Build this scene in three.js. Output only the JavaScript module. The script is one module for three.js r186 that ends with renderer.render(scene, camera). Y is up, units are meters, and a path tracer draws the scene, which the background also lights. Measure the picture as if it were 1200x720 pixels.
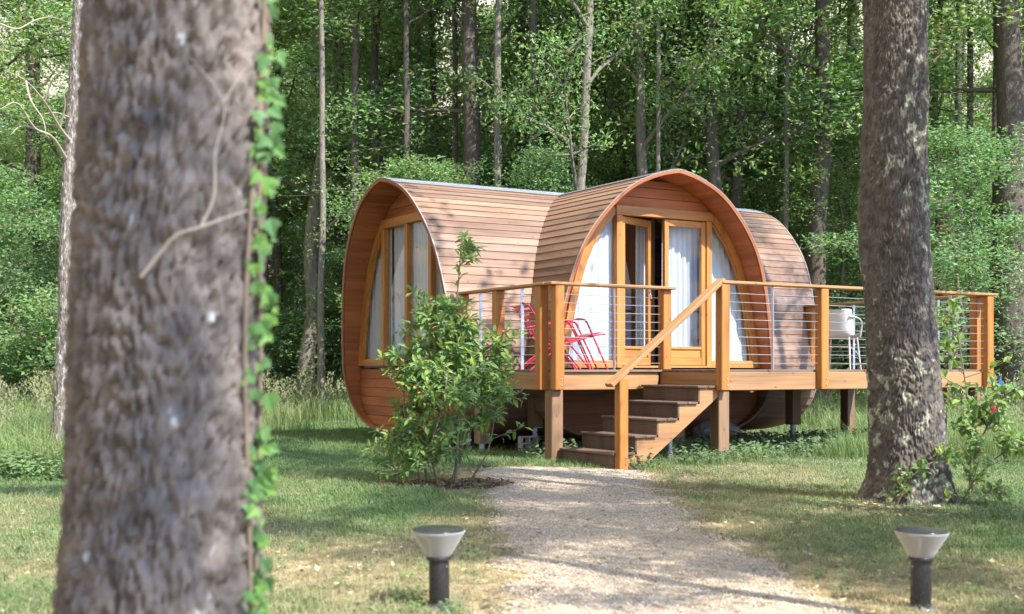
import * as THREE from 'three';
import { Sky } from 'three/addons/objects/Sky.js';
import { mergeGeometries } from 'three/addons/utils/BufferGeometryUtils.js';
import { ImprovedNoise } from 'three/addons/math/ImprovedNoise.js';

// ---------- camera, sky, sun, exposure ----------
const scene = new THREE.Scene();
const FPX = 1421.26, EYE = 1.05;
const camera = new THREE.PerspectiveCamera(2 * Math.atan(360 / FPX) * 180 / Math.PI, 1200 / 720, 0.1, 400);
camera.position.set(0, EYE, 0);
camera.lookAt(0, EYE, -10);
camera.setViewOffset(1200, 720, 0, -72, 1200, 720);
camera.focus = 14.5;
camera.userData.fStop = 2.8;
camera.updateProjectionMatrix();
const SUN = new THREE.Vector3(0.72 * Math.cos(0.83), Math.sin(0.83), 0.694 * Math.cos(0.83)).normalize();
const sky = new Sky();
sky.name = 'sky';
sky.userData = { kind: 'structure' };
sky.scale.setScalar(350);
sky.material.uniforms.sunPosition.value.copy(SUN);
sky.material.uniforms.turbidity.value = 8;
sky.material.uniforms.rayleigh.value = 0.22;
sky.material.uniforms.cloudCoverage.value = 0.7;
scene.add(sky);
scene.environmentIntensity = 0.3;
const sun = new THREE.DirectionalLight(new THREE.Color(1, 0.94, 0.84), 3.8);
sun.position.copy(SUN).multiplyScalar(60).add(new THREE.Vector3(0, 0, -12));
sun.target.position.set(0, 0, -12);
sun.castShadow = true;
sun.shadow.mapSize.set(4096, 4096);
Object.assign(sun.shadow.camera, { left: -40, right: 40, top: 40, bottom: -40, near: 1, far: 160 });
sun.shadow.radius = 1;
scene.add(sun, sun.target);
const renderer = new THREE.WebGLRenderer({ antialias: true });
renderer.toneMapping = THREE.LinearToneMapping;
renderer.toneMappingExposure = 2.65;
renderer.shadowMap.enabled = true;

// ---------- helpers ----------
function rng(seed) {
  let s = seed >>> 0;
  return () => { s = (s + 0x6d2b79f5) | 0; let t = Math.imul(s ^ (s >>> 15), 1 | s); t = (t + Math.imul(t ^ (t >>> 7), 61 | t)) ^ t; return ((t ^ (t >>> 14)) >>> 0) / 4294967296; };
}
const R0 = rng(7);
const rr = (r, a, b) => a + (b - a) * r();
const NO = new ImprovedNoise();
const n3 = (x, y, z = 0) => NO.noise(x + 37.2, y + 11.7, z + 5.3);
const fbm = (x, y, z = 0, o = 4) => { let s = 0, a = 0.5, f = 1; for (let i = 0; i < o; i++) { s += a * n3(x * f, y * f, z + i * 7.1); a *= 0.5; f *= 2.03; } return s; };
const clamp = (v, a = 0, b = 1) => Math.min(b, Math.max(a, v));
const lerp = (a, b, t) => a + (b - a) * t;
const smooth = (a, b, v) => { const t = clamp((v - a) / (b - a)); return t * t * (3 - 2 * t); };
const V = (x, y, z) => new THREE.Vector3(x, y, z);
const used = {};
function numbered(name) { const k = used[name] = (used[name] ?? -1) + 1; return k ? name + '_' + String(k).padStart(3, '0') : name; }
function addMesh(name, geo, mat, parent) {
  const m = new THREE.Mesh(geo, mat);
  m.name = name; m.castShadow = m.receiveShadow = true;
  parent.add(m);
  return m;
}
function thing(name, label, category, pos = [0, 0, 0], turn = 0, group) {
  const o = new THREE.Group();
  o.name = numbered(name); o.position.set(...pos); o.rotation.y = turn;
  o.userData = { label, category };
  if (group) o.userData.group = group;
  scene.add(o);
  return o;
}
function part(name, parent) { const g = new THREE.Group(); g.name = name; parent.add(g); return g; }
function structure(name, geo, mat) { const m = addMesh(name, geo, mat, scene); m.userData = { kind: 'structure' }; return m; }

// raw geometry from arrays
function geom(pos, uv, idx, col, nor) {
  const g = new THREE.BufferGeometry();
  g.setAttribute('position', new THREE.Float32BufferAttribute(pos, 3));
  if (uv) g.setAttribute('uv', new THREE.Float32BufferAttribute(uv, 2));
  if (col) g.setAttribute('color', new THREE.Float32BufferAttribute(col, 3));
  if (nor) g.setAttribute('normal', new THREE.Float32BufferAttribute(nor, 3));
  if (idx) g.setIndex(idx);
  return g;
}
// chamfered box, uv in metres with u along the longest side
function cbox(w, h, d, c = 0.006, cx = 0, cy = 0, cz = 0) {
  const s = [w / 2, h / 2, d / 2]; c = Math.min(c, Math.min(...s) * 0.6);
  const long = s.indexOf(Math.max(...s)), pos = [], uv = [], nor = [];
  const ou = R0() * 5, ov = R0() * 5;
  const P = (ax, sg, i, j) => { const p = [0, 0, 0]; p[ax] = sg * s[ax]; const a1 = (ax + 1) % 3, a2 = (ax + 2) % 3; p[a1] = i * (s[a1] - c); p[a2] = j * (s[a2] - c); return p; };
  const tri = (a, b, cc, flip) => {
    const q = flip ? [a, cc, b] : [a, b, cc];
    const e1 = V(...q[1]).sub(V(...q[0])), e2 = V(...q[2]).sub(V(...q[0])); const n = e1.cross(e2).normalize();
    const nx = [Math.abs(n.x), Math.abs(n.y), Math.abs(n.z)]; nx[long] = nx[long] > 0.9 ? nx[long] : -1;
    const fa = nx.indexOf(Math.max(...nx)); const oth = [0, 1, 2].filter((k) => k !== fa);
    const ua = oth.includes(long) ? long : oth[0], va = oth.find((k) => k !== ua);
    for (const p of q) { pos.push(p[0] + cx, p[1] + cy, p[2] + cz); nor.push(n.x, n.y, n.z); uv.push(p[ua] + ou, p[va] + ov + fa * 0.37); }
  };
  const outward = (a, b, cc) => { const m = V(a[0] + b[0] + cc[0], a[1] + b[1] + cc[1], a[2] + b[2] + cc[2]); const n = V(b[0] - a[0], b[1] - a[1], b[2] - a[2]).cross(V(cc[0] - a[0], cc[1] - a[1], cc[2] - a[2])); return n.dot(m) < 0; };
  const T = (a, b, cc) => tri(a, b, cc, outward(a, b, cc));
  for (let ax = 0; ax < 3; ax++) for (const sg of [-1, 1]) { const a = P(ax, sg, -1, -1), b = P(ax, sg, 1, -1), e = P(ax, sg, 1, 1), f = P(ax, sg, -1, 1); T(a, b, e); T(a, e, f); }
  for (let ax = 0; ax < 3; ax++) { const a1 = (ax + 1) % 3, a2 = (ax + 2) % 3; // edges along a2 between faces ax and a1
    for (const s1 of [-1, 1]) for (const s2 of [-1, 1]) {
      const p = (e, onA) => { const q = [0, 0, 0]; q[ax] = s1 * (s[ax] - (onA ? 0 : c)); q[a1] = s2 * (s[a1] - (onA ? c : 0)); q[a2] = e * (s[a2] - c); return q; };
      T(p(-1, true), p(1, true), p(1, false)); T(p(-1, true), p(1, false), p(-1, false));
    } }
  for (const i of [-1, 1]) for (const j of [-1, 1]) for (const k of [-1, 1]) T([i * s[0], j * (s[1] - c), k * (s[2] - c)], [i * (s[0] - c), j * s[1], k * (s[2] - c)], [i * (s[0] - c), j * (s[1] - c), k * s[2]]);
  return geom(pos, uv, null, null, nor);
}
// chamfered bar from p to q
function bar(p, q, w, h, c = 0.006, up = V(0, 1, 0)) {
  const d = q.clone().sub(p), L = d.length(); const x = d.normalize(), z = x.clone().cross(up).normalize(), y = z.clone().cross(x);
  const g = cbox(L, h, w, c);
  g.applyMatrix4(new THREE.Matrix4().makeBasis(x, y, z).setPosition(p.clone().add(q).multiplyScalar(0.5)));
  return g;
}
// tube through points with radii, smooth normals, uv in metres
function tube(pts, radii, seg = 8, cap = true, uOff = 0) {
  const pos = [], uv = [], idx = [], nor = []; let len = uOff;
  let up = V(0, 0, 1), x = V(1, 0, 0);
  for (let i = 0; i < pts.length; i++) {
    const t = pts[Math.min(i + 1, pts.length - 1)].clone().sub(pts[Math.max(i - 1, 0)]).normalize();
    if (i === 0) { x = Math.abs(t.y) > 0.9 ? V(1, 0, 0) : V(0, 1, 0); }
    x = x.clone().sub(t.clone().multiplyScalar(x.dot(t))).normalize(); up = t.clone().cross(x);
    const r = Array.isArray(radii) ? radii[i] : radii;
    if (i) len += pts[i].distanceTo(pts[i - 1]);
    for (let k = 0; k <= seg; k++) {
      const a = k / seg * Math.PI * 2, n = x.clone().multiplyScalar(Math.cos(a)).add(up.clone().multiplyScalar(Math.sin(a)));
      pos.push(pts[i].x + n.x * r, pts[i].y + n.y * r, pts[i].z + n.z * r); nor.push(n.x, n.y, n.z);
      uv.push(k / seg * Math.max(0.2, 2 * Math.PI * (Array.isArray(radii) ? radii[0] : radii)), len);
    }
  }
  const w = seg + 1;
  for (let i = 0; i < pts.length - 1; i++) for (let k = 0; k < seg; k++) { const a = i * w + k, b = a + 1, c2 = a + w, d = c2 + 1; idx.push(a, b, c2, b, d, c2); }
  if (cap) for (const e of [0, pts.length - 1]) {
    const t = e ? pts[e].clone().sub(pts[e - 1]).normalize() : pts[0].clone().sub(pts[1]).normalize();
    const b0 = pos.length / 3;
    pos.push(pts[e].x, pts[e].y, pts[e].z); nor.push(t.x, t.y, t.z); uv.push(0, 0);
    for (let k = 0; k <= seg; k++) { const s = (e * w + k) * 3; pos.push(pos[s], pos[s + 1], pos[s + 2]); nor.push(t.x, t.y, t.z); uv.push(0, 0); }
    for (let k = 0; k < seg; k++) e ? idx.push(b0, b0 + 1 + k, b0 + 2 + k) : idx.push(b0, b0 + 2 + k, b0 + 1 + k);
  }
  return geom(pos, uv, idx, null, nor);
}
const curve = (pts, n) => new THREE.CatmullRomCurve3(pts.map((p) => V(...p))).getPoints(n);
const merge = (list) => mergeGeometries(list.map((g) => g.index ? g.toNonIndexed() : g));
// eight-corner block: a..d one end, e..h the other; flat faces, uv from length u and cross v
function block(c, uo = 0, vo = 0) {
  const F = [[0, 1, 2, 3], [7, 6, 5, 4], [0, 4, 5, 1], [1, 5, 6, 2], [2, 6, 7, 3], [3, 7, 4, 0]];
  const L = [c[0].distanceTo(c[4]), c[1].distanceTo(c[5]), c[2].distanceTo(c[6]), c[3].distanceTo(c[7])];
  const vv = [0, c[0].distanceTo(c[1]), 0, 0]; vv[2] = vv[1] + c[1].distanceTo(c[2]); vv[3] = vv[2] + c[2].distanceTo(c[3]);
  const pos = [], uv = [];
  for (const f of F) for (const k of [0, 1, 2, 0, 2, 3]) { const i = f[k], p = c[i]; pos.push(p.x, p.y, p.z); uv.push(uo + (i > 3 ? L[i - 4] : 0), vo + vv[i % 4]); }
  const g = geom(pos, uv); g.computeVertexNormals(); return g;
}
// extruded polygon in a plane: pts [[u,v]], frame origin o, axes U,W, thickness along N
function slab(pts, o, U, W, N, t, uvScale = 1, turnUv = false) {
  const sh = new THREE.Shape(pts.map((p) => new THREE.Vector2(p[0], p[1])));
  const g = new THREE.ExtrudeGeometry(sh, { depth: t, bevelEnabled: false });
  const uv = g.attributes.uv, ou = R0() * 4, ov = R0() * 4;
  for (let i = 0; i < uv.count; i++) { const a = uv.getX(i), b = uv.getY(i); turnUv ? uv.setXY(i, b * uvScale + ou, a * uvScale + ov) : uv.setXY(i, a * uvScale + ou, b * uvScale + ov); }
  g.applyMatrix4(new THREE.Matrix4().makeBasis(U, W, N).setPosition(o));
  return g;
}

// ---------- textures ----------
function dataTex(w, h, f, srgb = false, rep = [1, 1]) {
  const a = new Uint8Array(w * h * 4);
  for (let y = 0; y < h; y++) for (let x = 0; x < w; x++) { const c = f(x / w, y / h, x, y), i = (y * w + x) * 4; a[i] = clamp(c[0]) * 255; a[i + 1] = clamp(c[1]) * 255; a[i + 2] = clamp(c[2]) * 255; a[i + 3] = 255; }
  const t = new THREE.DataTexture(a, w, h); t.wrapS = t.wrapT = THREE.RepeatWrapping; t.magFilter = THREE.LinearFilter; t.minFilter = THREE.LinearMipmapLinearFilter; t.generateMipmaps = true;
  if (srgb) t.colorSpace = THREE.SRGBColorSpace;
  t.repeat.set(...rep); t.needsUpdate = true;
  return t;
}
// tileable noise: four-dimensional torus is costly, so blend two offsets
const tn = (u, v, fx, fy, z = 0, o = 3) => {
  const f = (a, b) => fbm(a * fx, b * fy, z, o);
  const wu = smooth(0.8, 1, u), wv = smooth(0.8, 1, v);
  const a = lerp(f(u, v), f(u - 1, v), wu), b = lerp(f(u, v - 1), f(u - 1, v - 1), wu);
  return lerp(a, b, wv);
};
const TX = {};
// wood: u 2 m long, v 0.5 m across
const knots = [[.12, .2], [.35, .72], [.58, .38], [.77, .86], [.9, .1], [.45, .06]];
const knot = (u, v) => { let s = 0; for (const [a, b] of knots) s += Math.exp(-(((u - a) / 0.009) ** 2) - (((v - b) / 0.018) ** 2)); return s; };
const woodH = (u, v) => { const w = tn(u, v, 3, 18, 2, 3), g = tn(u, v, 5, 110, 9, 2); return 0.62 + w * 0.5 + g * 0.55; };
const toS = (v) => (v <= 0.0031308 ? v * 12.92 : 1.055 * Math.pow(v, 1 / 2.4) - 0.055);
const woodGrid = []; // heights are computed once and shared by the colour and the relief
TX.woodBump = dataTex(512, 512, (u, v, x, y) => { const h = woodH(u, v); woodGrid[y * 512 + x] = h; return [h, h, h]; }, false, [0.5, 2]);
TX.wood = dataTex(512, 512, (u, v, x, y) => { const h = woodGrid[y * 512 + x], s = tn(u, v, 1.5, 5, 31, 3); const k = clamp(0.84 + (h - 0.62) * 0.6 + s * 0.42, 0.3, 1) * (1 - 0.6 * Math.min(1, knot(u, v))); return [toS(k), toS(k * lerp(0.9, 1, k)), toS(k * lerp(0.8, 1, k))]; }, true, [0.5, 2]);
// bark: u 0.8 m round, v 1.2 m high
const barkH = (u, v) => { const w = tn(u, v, 5, 3, 3, 3) * 0.12; const a = 1 - Math.abs(tn((u + w + 2) % 1, v, 30, 7, 5, 3)) * 3.2, b = 1 - Math.abs(tn(u, v, 14, 16, 15, 2)) * 2.2; return clamp(0.25 + 0.55 * a * 0.7 + 0.3 * b + tn(u, v, 60, 60, 8, 2) * 0.3); };
const barkGrid = [];
TX.barkBump = dataTex(384, 576, (u, v, x, y) => { const h = 1 - barkH(u, v); barkGrid[y * 384 + x] = h; return [h, h, h]; }, false, [1 / 0.8, 1 / 1.2]);
TX.bark = dataTex(384, 576, (u, v, x, y) => { const h = barkGrid[y * 384 + x], m = tn(u, v, 7, 7, 40, 3), l = smooth(0.2, 0.32, tn(u, v, 16, 14, 60, 3)); const k = clamp(0.45 + h * 0.5 + m * 0.4, 0.15, 1); return [toS(lerp(k, 1, l * 0.6)), toS(lerp(k * 0.96, 1, l * 0.6)), toS(lerp(k * 0.9, 0.9, l * 0.6))]; }, true, [1 / 0.8, 1 / 1.2]);
// soil and litter: 3 m tile
const rs = rng(91);
const flecks = [...Array(2600)].map(() => [rs(), rs(), rr(rs, 0.002, 0.008), rs(), rs() * 6.28]);
function fleckTex(base, tones, size) {
  const cv = document.createElement('canvas'); cv.width = cv.height = size; const g = cv.getContext('2d');
  const im = g.createImageData(size, size);
  for (let y = 0; y < size; y++) for (let x = 0; x < size; x++) { const c = base(x / size, y / size), i = (y * size + x) * 4; im.data[i] = clamp(c[0]) * 255; im.data[i + 1] = clamp(c[1]) * 255; im.data[i + 2] = clamp(c[2]) * 255; im.data[i + 3] = 255; }
  g.putImageData(im, 0, 0);
  for (const [x, y, s, c, a] of flecks) { g.fillStyle = tones[Math.floor(c * tones.length)]; for (const ox of [-1, 0, 1]) for (const oy of [-1, 0, 1]) { const X = (x + ox) * size, Y = (y + oy) * size; if (X < -20 || Y < -20 || X > size + 20 || Y > size + 20) continue; g.save(); g.translate(X, Y); g.rotate(a); g.beginPath(); g.ellipse(0, 0, s * size, s * size * 0.35, 0, 0, 6.3); g.fill(); g.restore(); } }
  const t = new THREE.CanvasTexture(cv); t.wrapS = t.wrapT = THREE.RepeatWrapping; t.colorSpace = THREE.SRGBColorSpace; return t;
}
TX.soil = fleckTex((u, v) => { const a = tn(u, v, 6, 6, 1, 4), b = tn(u, v, 70, 70, 4, 2); const k = 0.74 + a * 0.3 + b * 0.45; return [k, k * 0.93, k * 0.8]; }, ['rgba(120,96,66,.7)', 'rgba(196,170,128,.75)', 'rgba(90,76,52,.6)', 'rgba(150,140,80,.5)', 'rgba(210,190,150,.7)'], 768);
TX.soil.repeat.set(1 / 3, 1 / 3);
const gravH = (u, v) => clamp(0.5 + tn(u, v, 90, 90, 2, 2) * 1.0 + tn(u, v, 8, 8, 6, 3) * 0.4);
const gravGrid = [];
TX.gravelBump = dataTex(640, 640, (u, v, x, y) => { const h = gravH(u, v); gravGrid[y * 640 + x] = h; return [h, h, h]; }, false, [0.6, 0.6]);
TX.gravel = dataTex(640, 640, (u, v, x, y) => { const h = gravGrid[y * 640 + x], s = tn(u, v, 5, 5, 14, 4), d = smooth(0.1, 0.28, tn(u, v, 22, 22, 19, 3)); let k = clamp(0.5 + h * 0.4 + s * 0.35); k = lerp(k, k * 0.7, d); return [toS(k), toS(k * lerp(0.95, 0.84, d)), toS(k * lerp(0.86, 0.68, d))]; }, true, [0.6, 0.6]);
TX.rough = dataTex(512, 512, (u, v) => { const h = 0.5 + tn(u, v, 40, 40, 3, 4); return [h, h, h]; }, false, [0.5, 0.5]);

// ---------- materials ----------
const lin = (r, g, b) => new THREE.Color().setRGB(r, g, b);
const wood = (name, c, rough = 0.62, bump = 0.0012) => { const m = new THREE.MeshStandardMaterial({ color: lin(...c), map: TX.wood, bumpMap: TX.woodBump, bumpScale: bump, roughness: rough }); m.name = name; return m; };
const M = {};
M.clad = [[.30, .175, .107], [.262, .151, .093], [.35, .212, .138], [.292, .168, .101], [.238, .142, .092], [.325, .182, .105], [.30, .197, .138]].map((c, i) => wood('cladding_timber_' + i, c, 0.66));
M.soffit = [[.40, .125, .035], [.36, .11, .03], [.44, .14, .04]].map((c, i) => wood('soffit_timber_' + i, c, 0.6));
M.face = [[.42, .125, .03], [.37, .11, .026], [.46, .14, .035]].map((c, i) => wood('face_timber_' + i, c, 0.6));
M.frame = wood('window_frame_timber', [.52, .215, .045], 0.5);
M.post = wood('post_timber', [.47, .185, .034], 0.55);
M.rail = wood('handrail_timber', [.42, .215, .085], 0.6);
M.fascia = [[.42, .215, .085], [.38, .20, .085], [.45, .23, .09]].map((c, i) => wood('fascia_timber_' + i, c, 0.65));
M.support = wood('support_timber', [.27, .155, .08], 0.7);
M.deck = [[.20, .14, .10], [.23, .16, .115], [.18, .125, .09]].map((c, i) => wood('deck_board_' + i, c, 0.75));
M.tread = [[.14, .088, .06], [.165, .105, .07]].map((c, i) => wood('composite_tread_' + i, c, 0.7));
M.steel = new THREE.MeshStandardMaterial({ color: lin(.62, .63, .64), metalness: 0.9, roughness: 0.34, name: 'stainless_steel' });
M.galv = new THREE.MeshStandardMaterial({ color: lin(.42, .43, .44), metalness: 0.75, roughness: 0.55, roughnessMap: TX.rough, name: 'galvanised_steel' });
M.zinc = new THREE.MeshStandardMaterial({ color: lin(.55, .57, .60), metalness: 0.75, roughness: 0.45, name: 'zinc_flashing' });
M.glass = new THREE.MeshPhysicalMaterial({ color: lin(.97, .99, .98), roughness: 0, transmission: 1, thickness: 0, ior: 1.52, name: 'window_glass' });
M.curtain = new THREE.MeshPhysicalMaterial({ color: lin(.64, .66, .655), roughness: 1, transmission: 0.3, thickness: 0, side: THREE.DoubleSide, name: 'curtain_cloth' });
M.wallIn = wood('inner_lining', [.38, .24, .13], 0.7);
M.red = new THREE.MeshPhysicalMaterial({ color: lin(.56, .02, .05), roughness: 0.4, clearcoat: 0.3, clearcoatRoughness: 0.3, name: 'red_lacquer' });
M.white = new THREE.MeshPhysicalMaterial({ color: lin(.64, .62, .57), roughness: 0.42, name: 'white_plastic' });
M.black = new THREE.MeshStandardMaterial({ color: lin(.022, .022, .023), roughness: 0.55, roughnessMap: TX.rough, bumpMap: TX.rough, bumpScale: 0.0004, name: 'black_powder_coat' });
M.solar = new THREE.MeshPhysicalMaterial({ color: lin(.02, .028, .04), roughness: 0.25, clearcoat: 0.6, clearcoatRoughness: 0.15, name: 'solar_cover' });
M.lens = new THREE.MeshPhysicalMaterial({ color: lin(.66, .65, .6), roughness: 0.9, transmission: 0.62, thickness: 0, clearcoat: 0.6, clearcoatRoughness: 0.2, side: THREE.DoubleSide, name: 'frosted_lens' });
M.bark = new THREE.MeshStandardMaterial({ color: lin(.21, .172, .138), map: TX.bark, bumpMap: TX.barkBump, bumpScale: 0.02, roughness: 0.95, name: 'bark' });
M.barkDark = new THREE.MeshStandardMaterial({ color: lin(.19, .155, .125), map: TX.bark, bumpMap: TX.barkBump, bumpScale: 0.02, roughness: 0.95, name: 'dark_bark' });
M.barkPale = new THREE.MeshStandardMaterial({ color: lin(.38, .34, .28), map: TX.bark, bumpMap: TX.barkBump, bumpScale: 0.012, roughness: 0.95, name: 'pale_bark' });
M.barkNear = new THREE.MeshStandardMaterial({ color: lin(1, 1, 1), vertexColors: true, bumpMap: TX.barkBump, bumpScale: 0.008, roughness: 0.95, name: 'lichened_bark' });
M.twig = new THREE.MeshStandardMaterial({ color: lin(.20, .15, .10), roughness: 0.9, name: 'twig_bark' });
M.deadwood = new THREE.MeshStandardMaterial({ color: lin(.42, .36, .27), roughness: 0.9, name: 'dead_wood' });
const leafMat = (name, c, gloss = 0.35, tr = 0.42) => new THREE.MeshPhysicalMaterial({ color: lin(...c), vertexColors: true, roughness: 1, transmission: tr, thickness: 0, clearcoat: gloss, clearcoatRoughness: 0.38, side: THREE.DoubleSide, name });
M.leaf = leafMat('oak_leaf', [.19, .345, .07], 0.6, 0.54);
M.leafBush = leafMat('laurel_leaf', [.165, .285, .05], 0.35, 0.45);
M.ivy = leafMat('ivy_leaf', [.13, .28, .06], 0.4);
M.grass = new THREE.MeshPhysicalMaterial({ color: lin(1, 1, 1), roughness: 1, transmission: 0.35, thickness: 0, side: THREE.DoubleSide, name: 'grass_blade' });
M.litter = new THREE.MeshStandardMaterial({ color: lin(1, 1, 1), roughness: 0.9, side: THREE.DoubleSide, name: 'dry_leaf' });
M.stone = new THREE.MeshStandardMaterial({ color: lin(1, 1, 1), roughness: 0.9, name: 'gravel_stone' });
M.rock = new THREE.MeshStandardMaterial({ color: lin(.36, .34, .30), roughness: 0.95, bumpMap: TX.rough, bumpScale: 0.01, name: 'rock' });
M.soil = new THREE.MeshStandardMaterial({ color: lin(1, 1, 1), vertexColors: true, map: TX.soil, bumpMap: TX.rough, bumpScale: 0.02, roughness: 1, name: 'soil' });
M.gravel = new THREE.MeshStandardMaterial({ color: lin(.61, .50, .385), map: TX.gravel, bumpMap: TX.gravelBump, bumpScale: 0.012, roughness: 1, name: 'gravel' });
M.concrete = new THREE.MeshStandardMaterial({ color: lin(.45, .43, .40), roughness: 0.95, bumpMap: TX.rough, bumpScale: 0.004, name: 'concrete' });
M.redCloth = new THREE.MeshStandardMaterial({ color: lin(.5, .03, .05), roughness: 0.95, side: THREE.DoubleSide, name: 'red_cloth' });
M.blueCloth = new THREE.MeshStandardMaterial({ color: lin(.10, .2, .5), roughness: 0.95, side: THREE.DoubleSide, name: 'blue_cloth' });

// ---------- ground ----------
const gh = (x, z) => { const d = -z; const far = smooth(22, 60, d) + smooth(9, 25, Math.abs(x)); return fbm(x * 0.35, z * 0.35, 2, 3) * 0.05 + far * fbm(x * 0.06, z * 0.06, 8, 2) * 0.7; };
const pathL = (d) => (d > 12.4 ? -0.22 : d > 8.9 ? lerp(-0.06, -0.22, (d - 8.9) / 3.5) : d > 5.2 ? lerp(0.08, -0.06, (d - 5.2) / 3.7) : lerp(0.2, 0.08, d / 5.2));
const pathR = (d) => (d > 11.5 ? 1.19 : d > 8.1 ? lerp(1.13, 1.17, (d - 8.1) / 3.4) : d > 5.2 ? lerp(1.40, 1.13, (d - 5.2) / 2.9) : 1.40);
const onPath = (x, z) => { const d = -z; if (d > 12.9) return 0; const w = fbm(x * 2.2, z * 2.2, 21, 3) * 0.35; return Math.min(smooth(pathL(d) - 0.28, pathL(d) + 0.1, x + w), 1 - smooth(pathR(d) - 0.1, pathR(d) + 0.3, x + w)) * (1 - smooth(12.3, 12.9, d)); };
// how green (1) or dry (0) the sward is; real patches of growth
const green = (x, z) => {
  const d = -z;
  let g = 0.68 + fbm(x * 0.35, z * 0.35, 50, 3) * 0.9 + fbm(x * 1.5, z * 1.5, 54, 2) * 0.7;
  g += x < -0.6 ? smooth(6, 10.5, d) * 0.35 - 0.12 : -0.05;
  g += smooth(11, 15, d) * 0.25 - (x > 1 ? (1 - smooth(5.2, 7.5, d)) * 0.25 : 0);
  if (d < 12.6) { const e = Math.min(Math.abs(x - pathL(d)), Math.abs(x - pathR(d))); g -= 0.42 * (1 - smooth(0.1, 0.9, e + fbm(x * 2, z * 2, 61, 2) * 0.5)); }
  g -= 0.15 * (1 - smooth(6.5, 9, d));
  g -= 0.9 * (1 - smooth(0.3, 0.75, Math.hypot((x + 0.62) * 0.9, (d - 10.75) * 1.3)));
  return clamp(g);
};
{
  const nx = 220, nz = 220, pos = [], uv = [], idx = [], col = [];
  for (let j = 0; j <= nz; j++) for (let i = 0; i <= nx; i++) {
    const s = i / nx * 2 - 1, t = j / nz;
    const x = (Math.abs(s) ** 1.8) * Math.sign(s) * 110, z = 25 - (t ** 1.5) * 200;
    pos.push(x, gh(x, z), z); uv.push(x, z);
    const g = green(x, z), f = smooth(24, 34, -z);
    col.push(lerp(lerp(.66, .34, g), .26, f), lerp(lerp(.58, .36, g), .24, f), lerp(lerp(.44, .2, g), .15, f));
  }
  const w = nx + 1;
  for (let j = 0; j < nz; j++) for (let i = 0; i < nx; i++) { const a = j * w + i, b = a + 1, c = a + w, d = c + 1; idx.push(a, b, c, b, d, c); }
  const g = geom(pos, uv, idx, col); g.computeVertexNormals();
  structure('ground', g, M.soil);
}
{ // gravel path with a ragged edge
  const pos = [], uv = [], idx = [], n = 16, m = 300;
  for (let j = 0; j <= m; j++) {
    const z = 6 - j / m * 18.75, d = Math.max(0, -z);
    const end = smooth(12.2, 12.75, d);
    let l = pathL(d) - 0.06 + fbm(z * 1.9, 3, 1, 4) * 0.4, r = pathR(d) + 0.06 + fbm(z * 1.9, 9, 4, 4) * 0.45;
    l += end * 0.1; r -= end * 0.12;
    for (let i = 0; i <= n; i++) { const x = lerp(l, r, i / n); const e = Math.min(i, n - i) / n; pos.push(x, gh(x, z) + 0.004 + 0.012 * smooth(0, 0.15, e), z); uv.push(x, z); }
  }
  for (let j = 0; j < m; j++) for (let i = 0; i < n; i++) { const a = j * (n + 1) + i, b = a + 1, c = a + n + 1, d = c + 1; idx.push(a, b, c, b, d, c); }
  const g = geom(pos, uv, idx); g.computeVertexNormals();
  structure('gravel_path', g, M.gravel);
}

// ---------- the pod cabin ----------
const CX = 2.067, CZ = -16.011, TH = 0.534, FL = 1.035;
const toWorld = (a, y, o) => V(CX + a * Math.cos(TH) + o * Math.sin(TH), y, CZ - a * Math.sin(TH) + o * Math.cos(TH));
const PROFILE = [[0, 2.6], [.15, 2.575], [.4, 2.505], [.745, 2.345], [1.094, 2.046], [1.401, 1.647], [1.587, 1.198], [1.7, .749], [1.785, .3], [1.825, 0], [1.845, -.25], [1.77, -.52], [1.53, -.74], [1.06, -.88], [.5, -.945], [0, -.955]];
const NB = 50;
const prof = (() => { const c = new THREE.CatmullRomCurve3(PROFILE.map((p) => V(p[0], p[1], 0))); c.arcLengthDivisions = 2000; const out = [];
  for (let i = 0; i <= NB; i++) { const p = c.getPointAt(i / NB), t = c.getTangentAt(i / NB); let n = V(-t.y, t.x, 0); if (n.x < 0 || (i === 0)) n = V(-t.y, t.x, 0); out.push({ w: Math.max(0, p.x), y: p.y, nx: 0, ny: 0 }); }
  for (let i = 0; i <= NB; i++) { const a = out[Math.max(0, i - 1)], b = out[Math.min(NB, i + 1)]; const dx = b.w - a.w, dy = b.y - a.y, l = Math.hypot(dx, dy); out[i].nx = -dy / l; out[i].ny = dx / l; }
  out[0].nx = 0.12; out[0].ny = 0.99; out[NB].nx = 0; out[NB].ny = -1;
  return out; })();
const halfW = (y) => { for (let i = 0; i < NB; i++) if (prof[i].y >= y && prof[i + 1].y <= y) return lerp(prof[i].w, prof[i + 1].w, (prof[i].y - y) / (prof[i].y - prof[i + 1].y)); return 0; };
const AL = 2.833, AR = 3.27, OC = 2.416, RECESS = 0.25;
const rake = (y) => (y > 0 ? 0.219 * y / 2.6 : y * 0.24);
const cabin = thing('pod_cabin', 'rounded timber pod cabin with clapboard roof, arched glazed fronts and white curtains', 'cabin', [CX, 0, CZ], TH);
const roof = part('roof', cabin), soffit = part('soffit', cabin);
const rb = rng(33);
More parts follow.
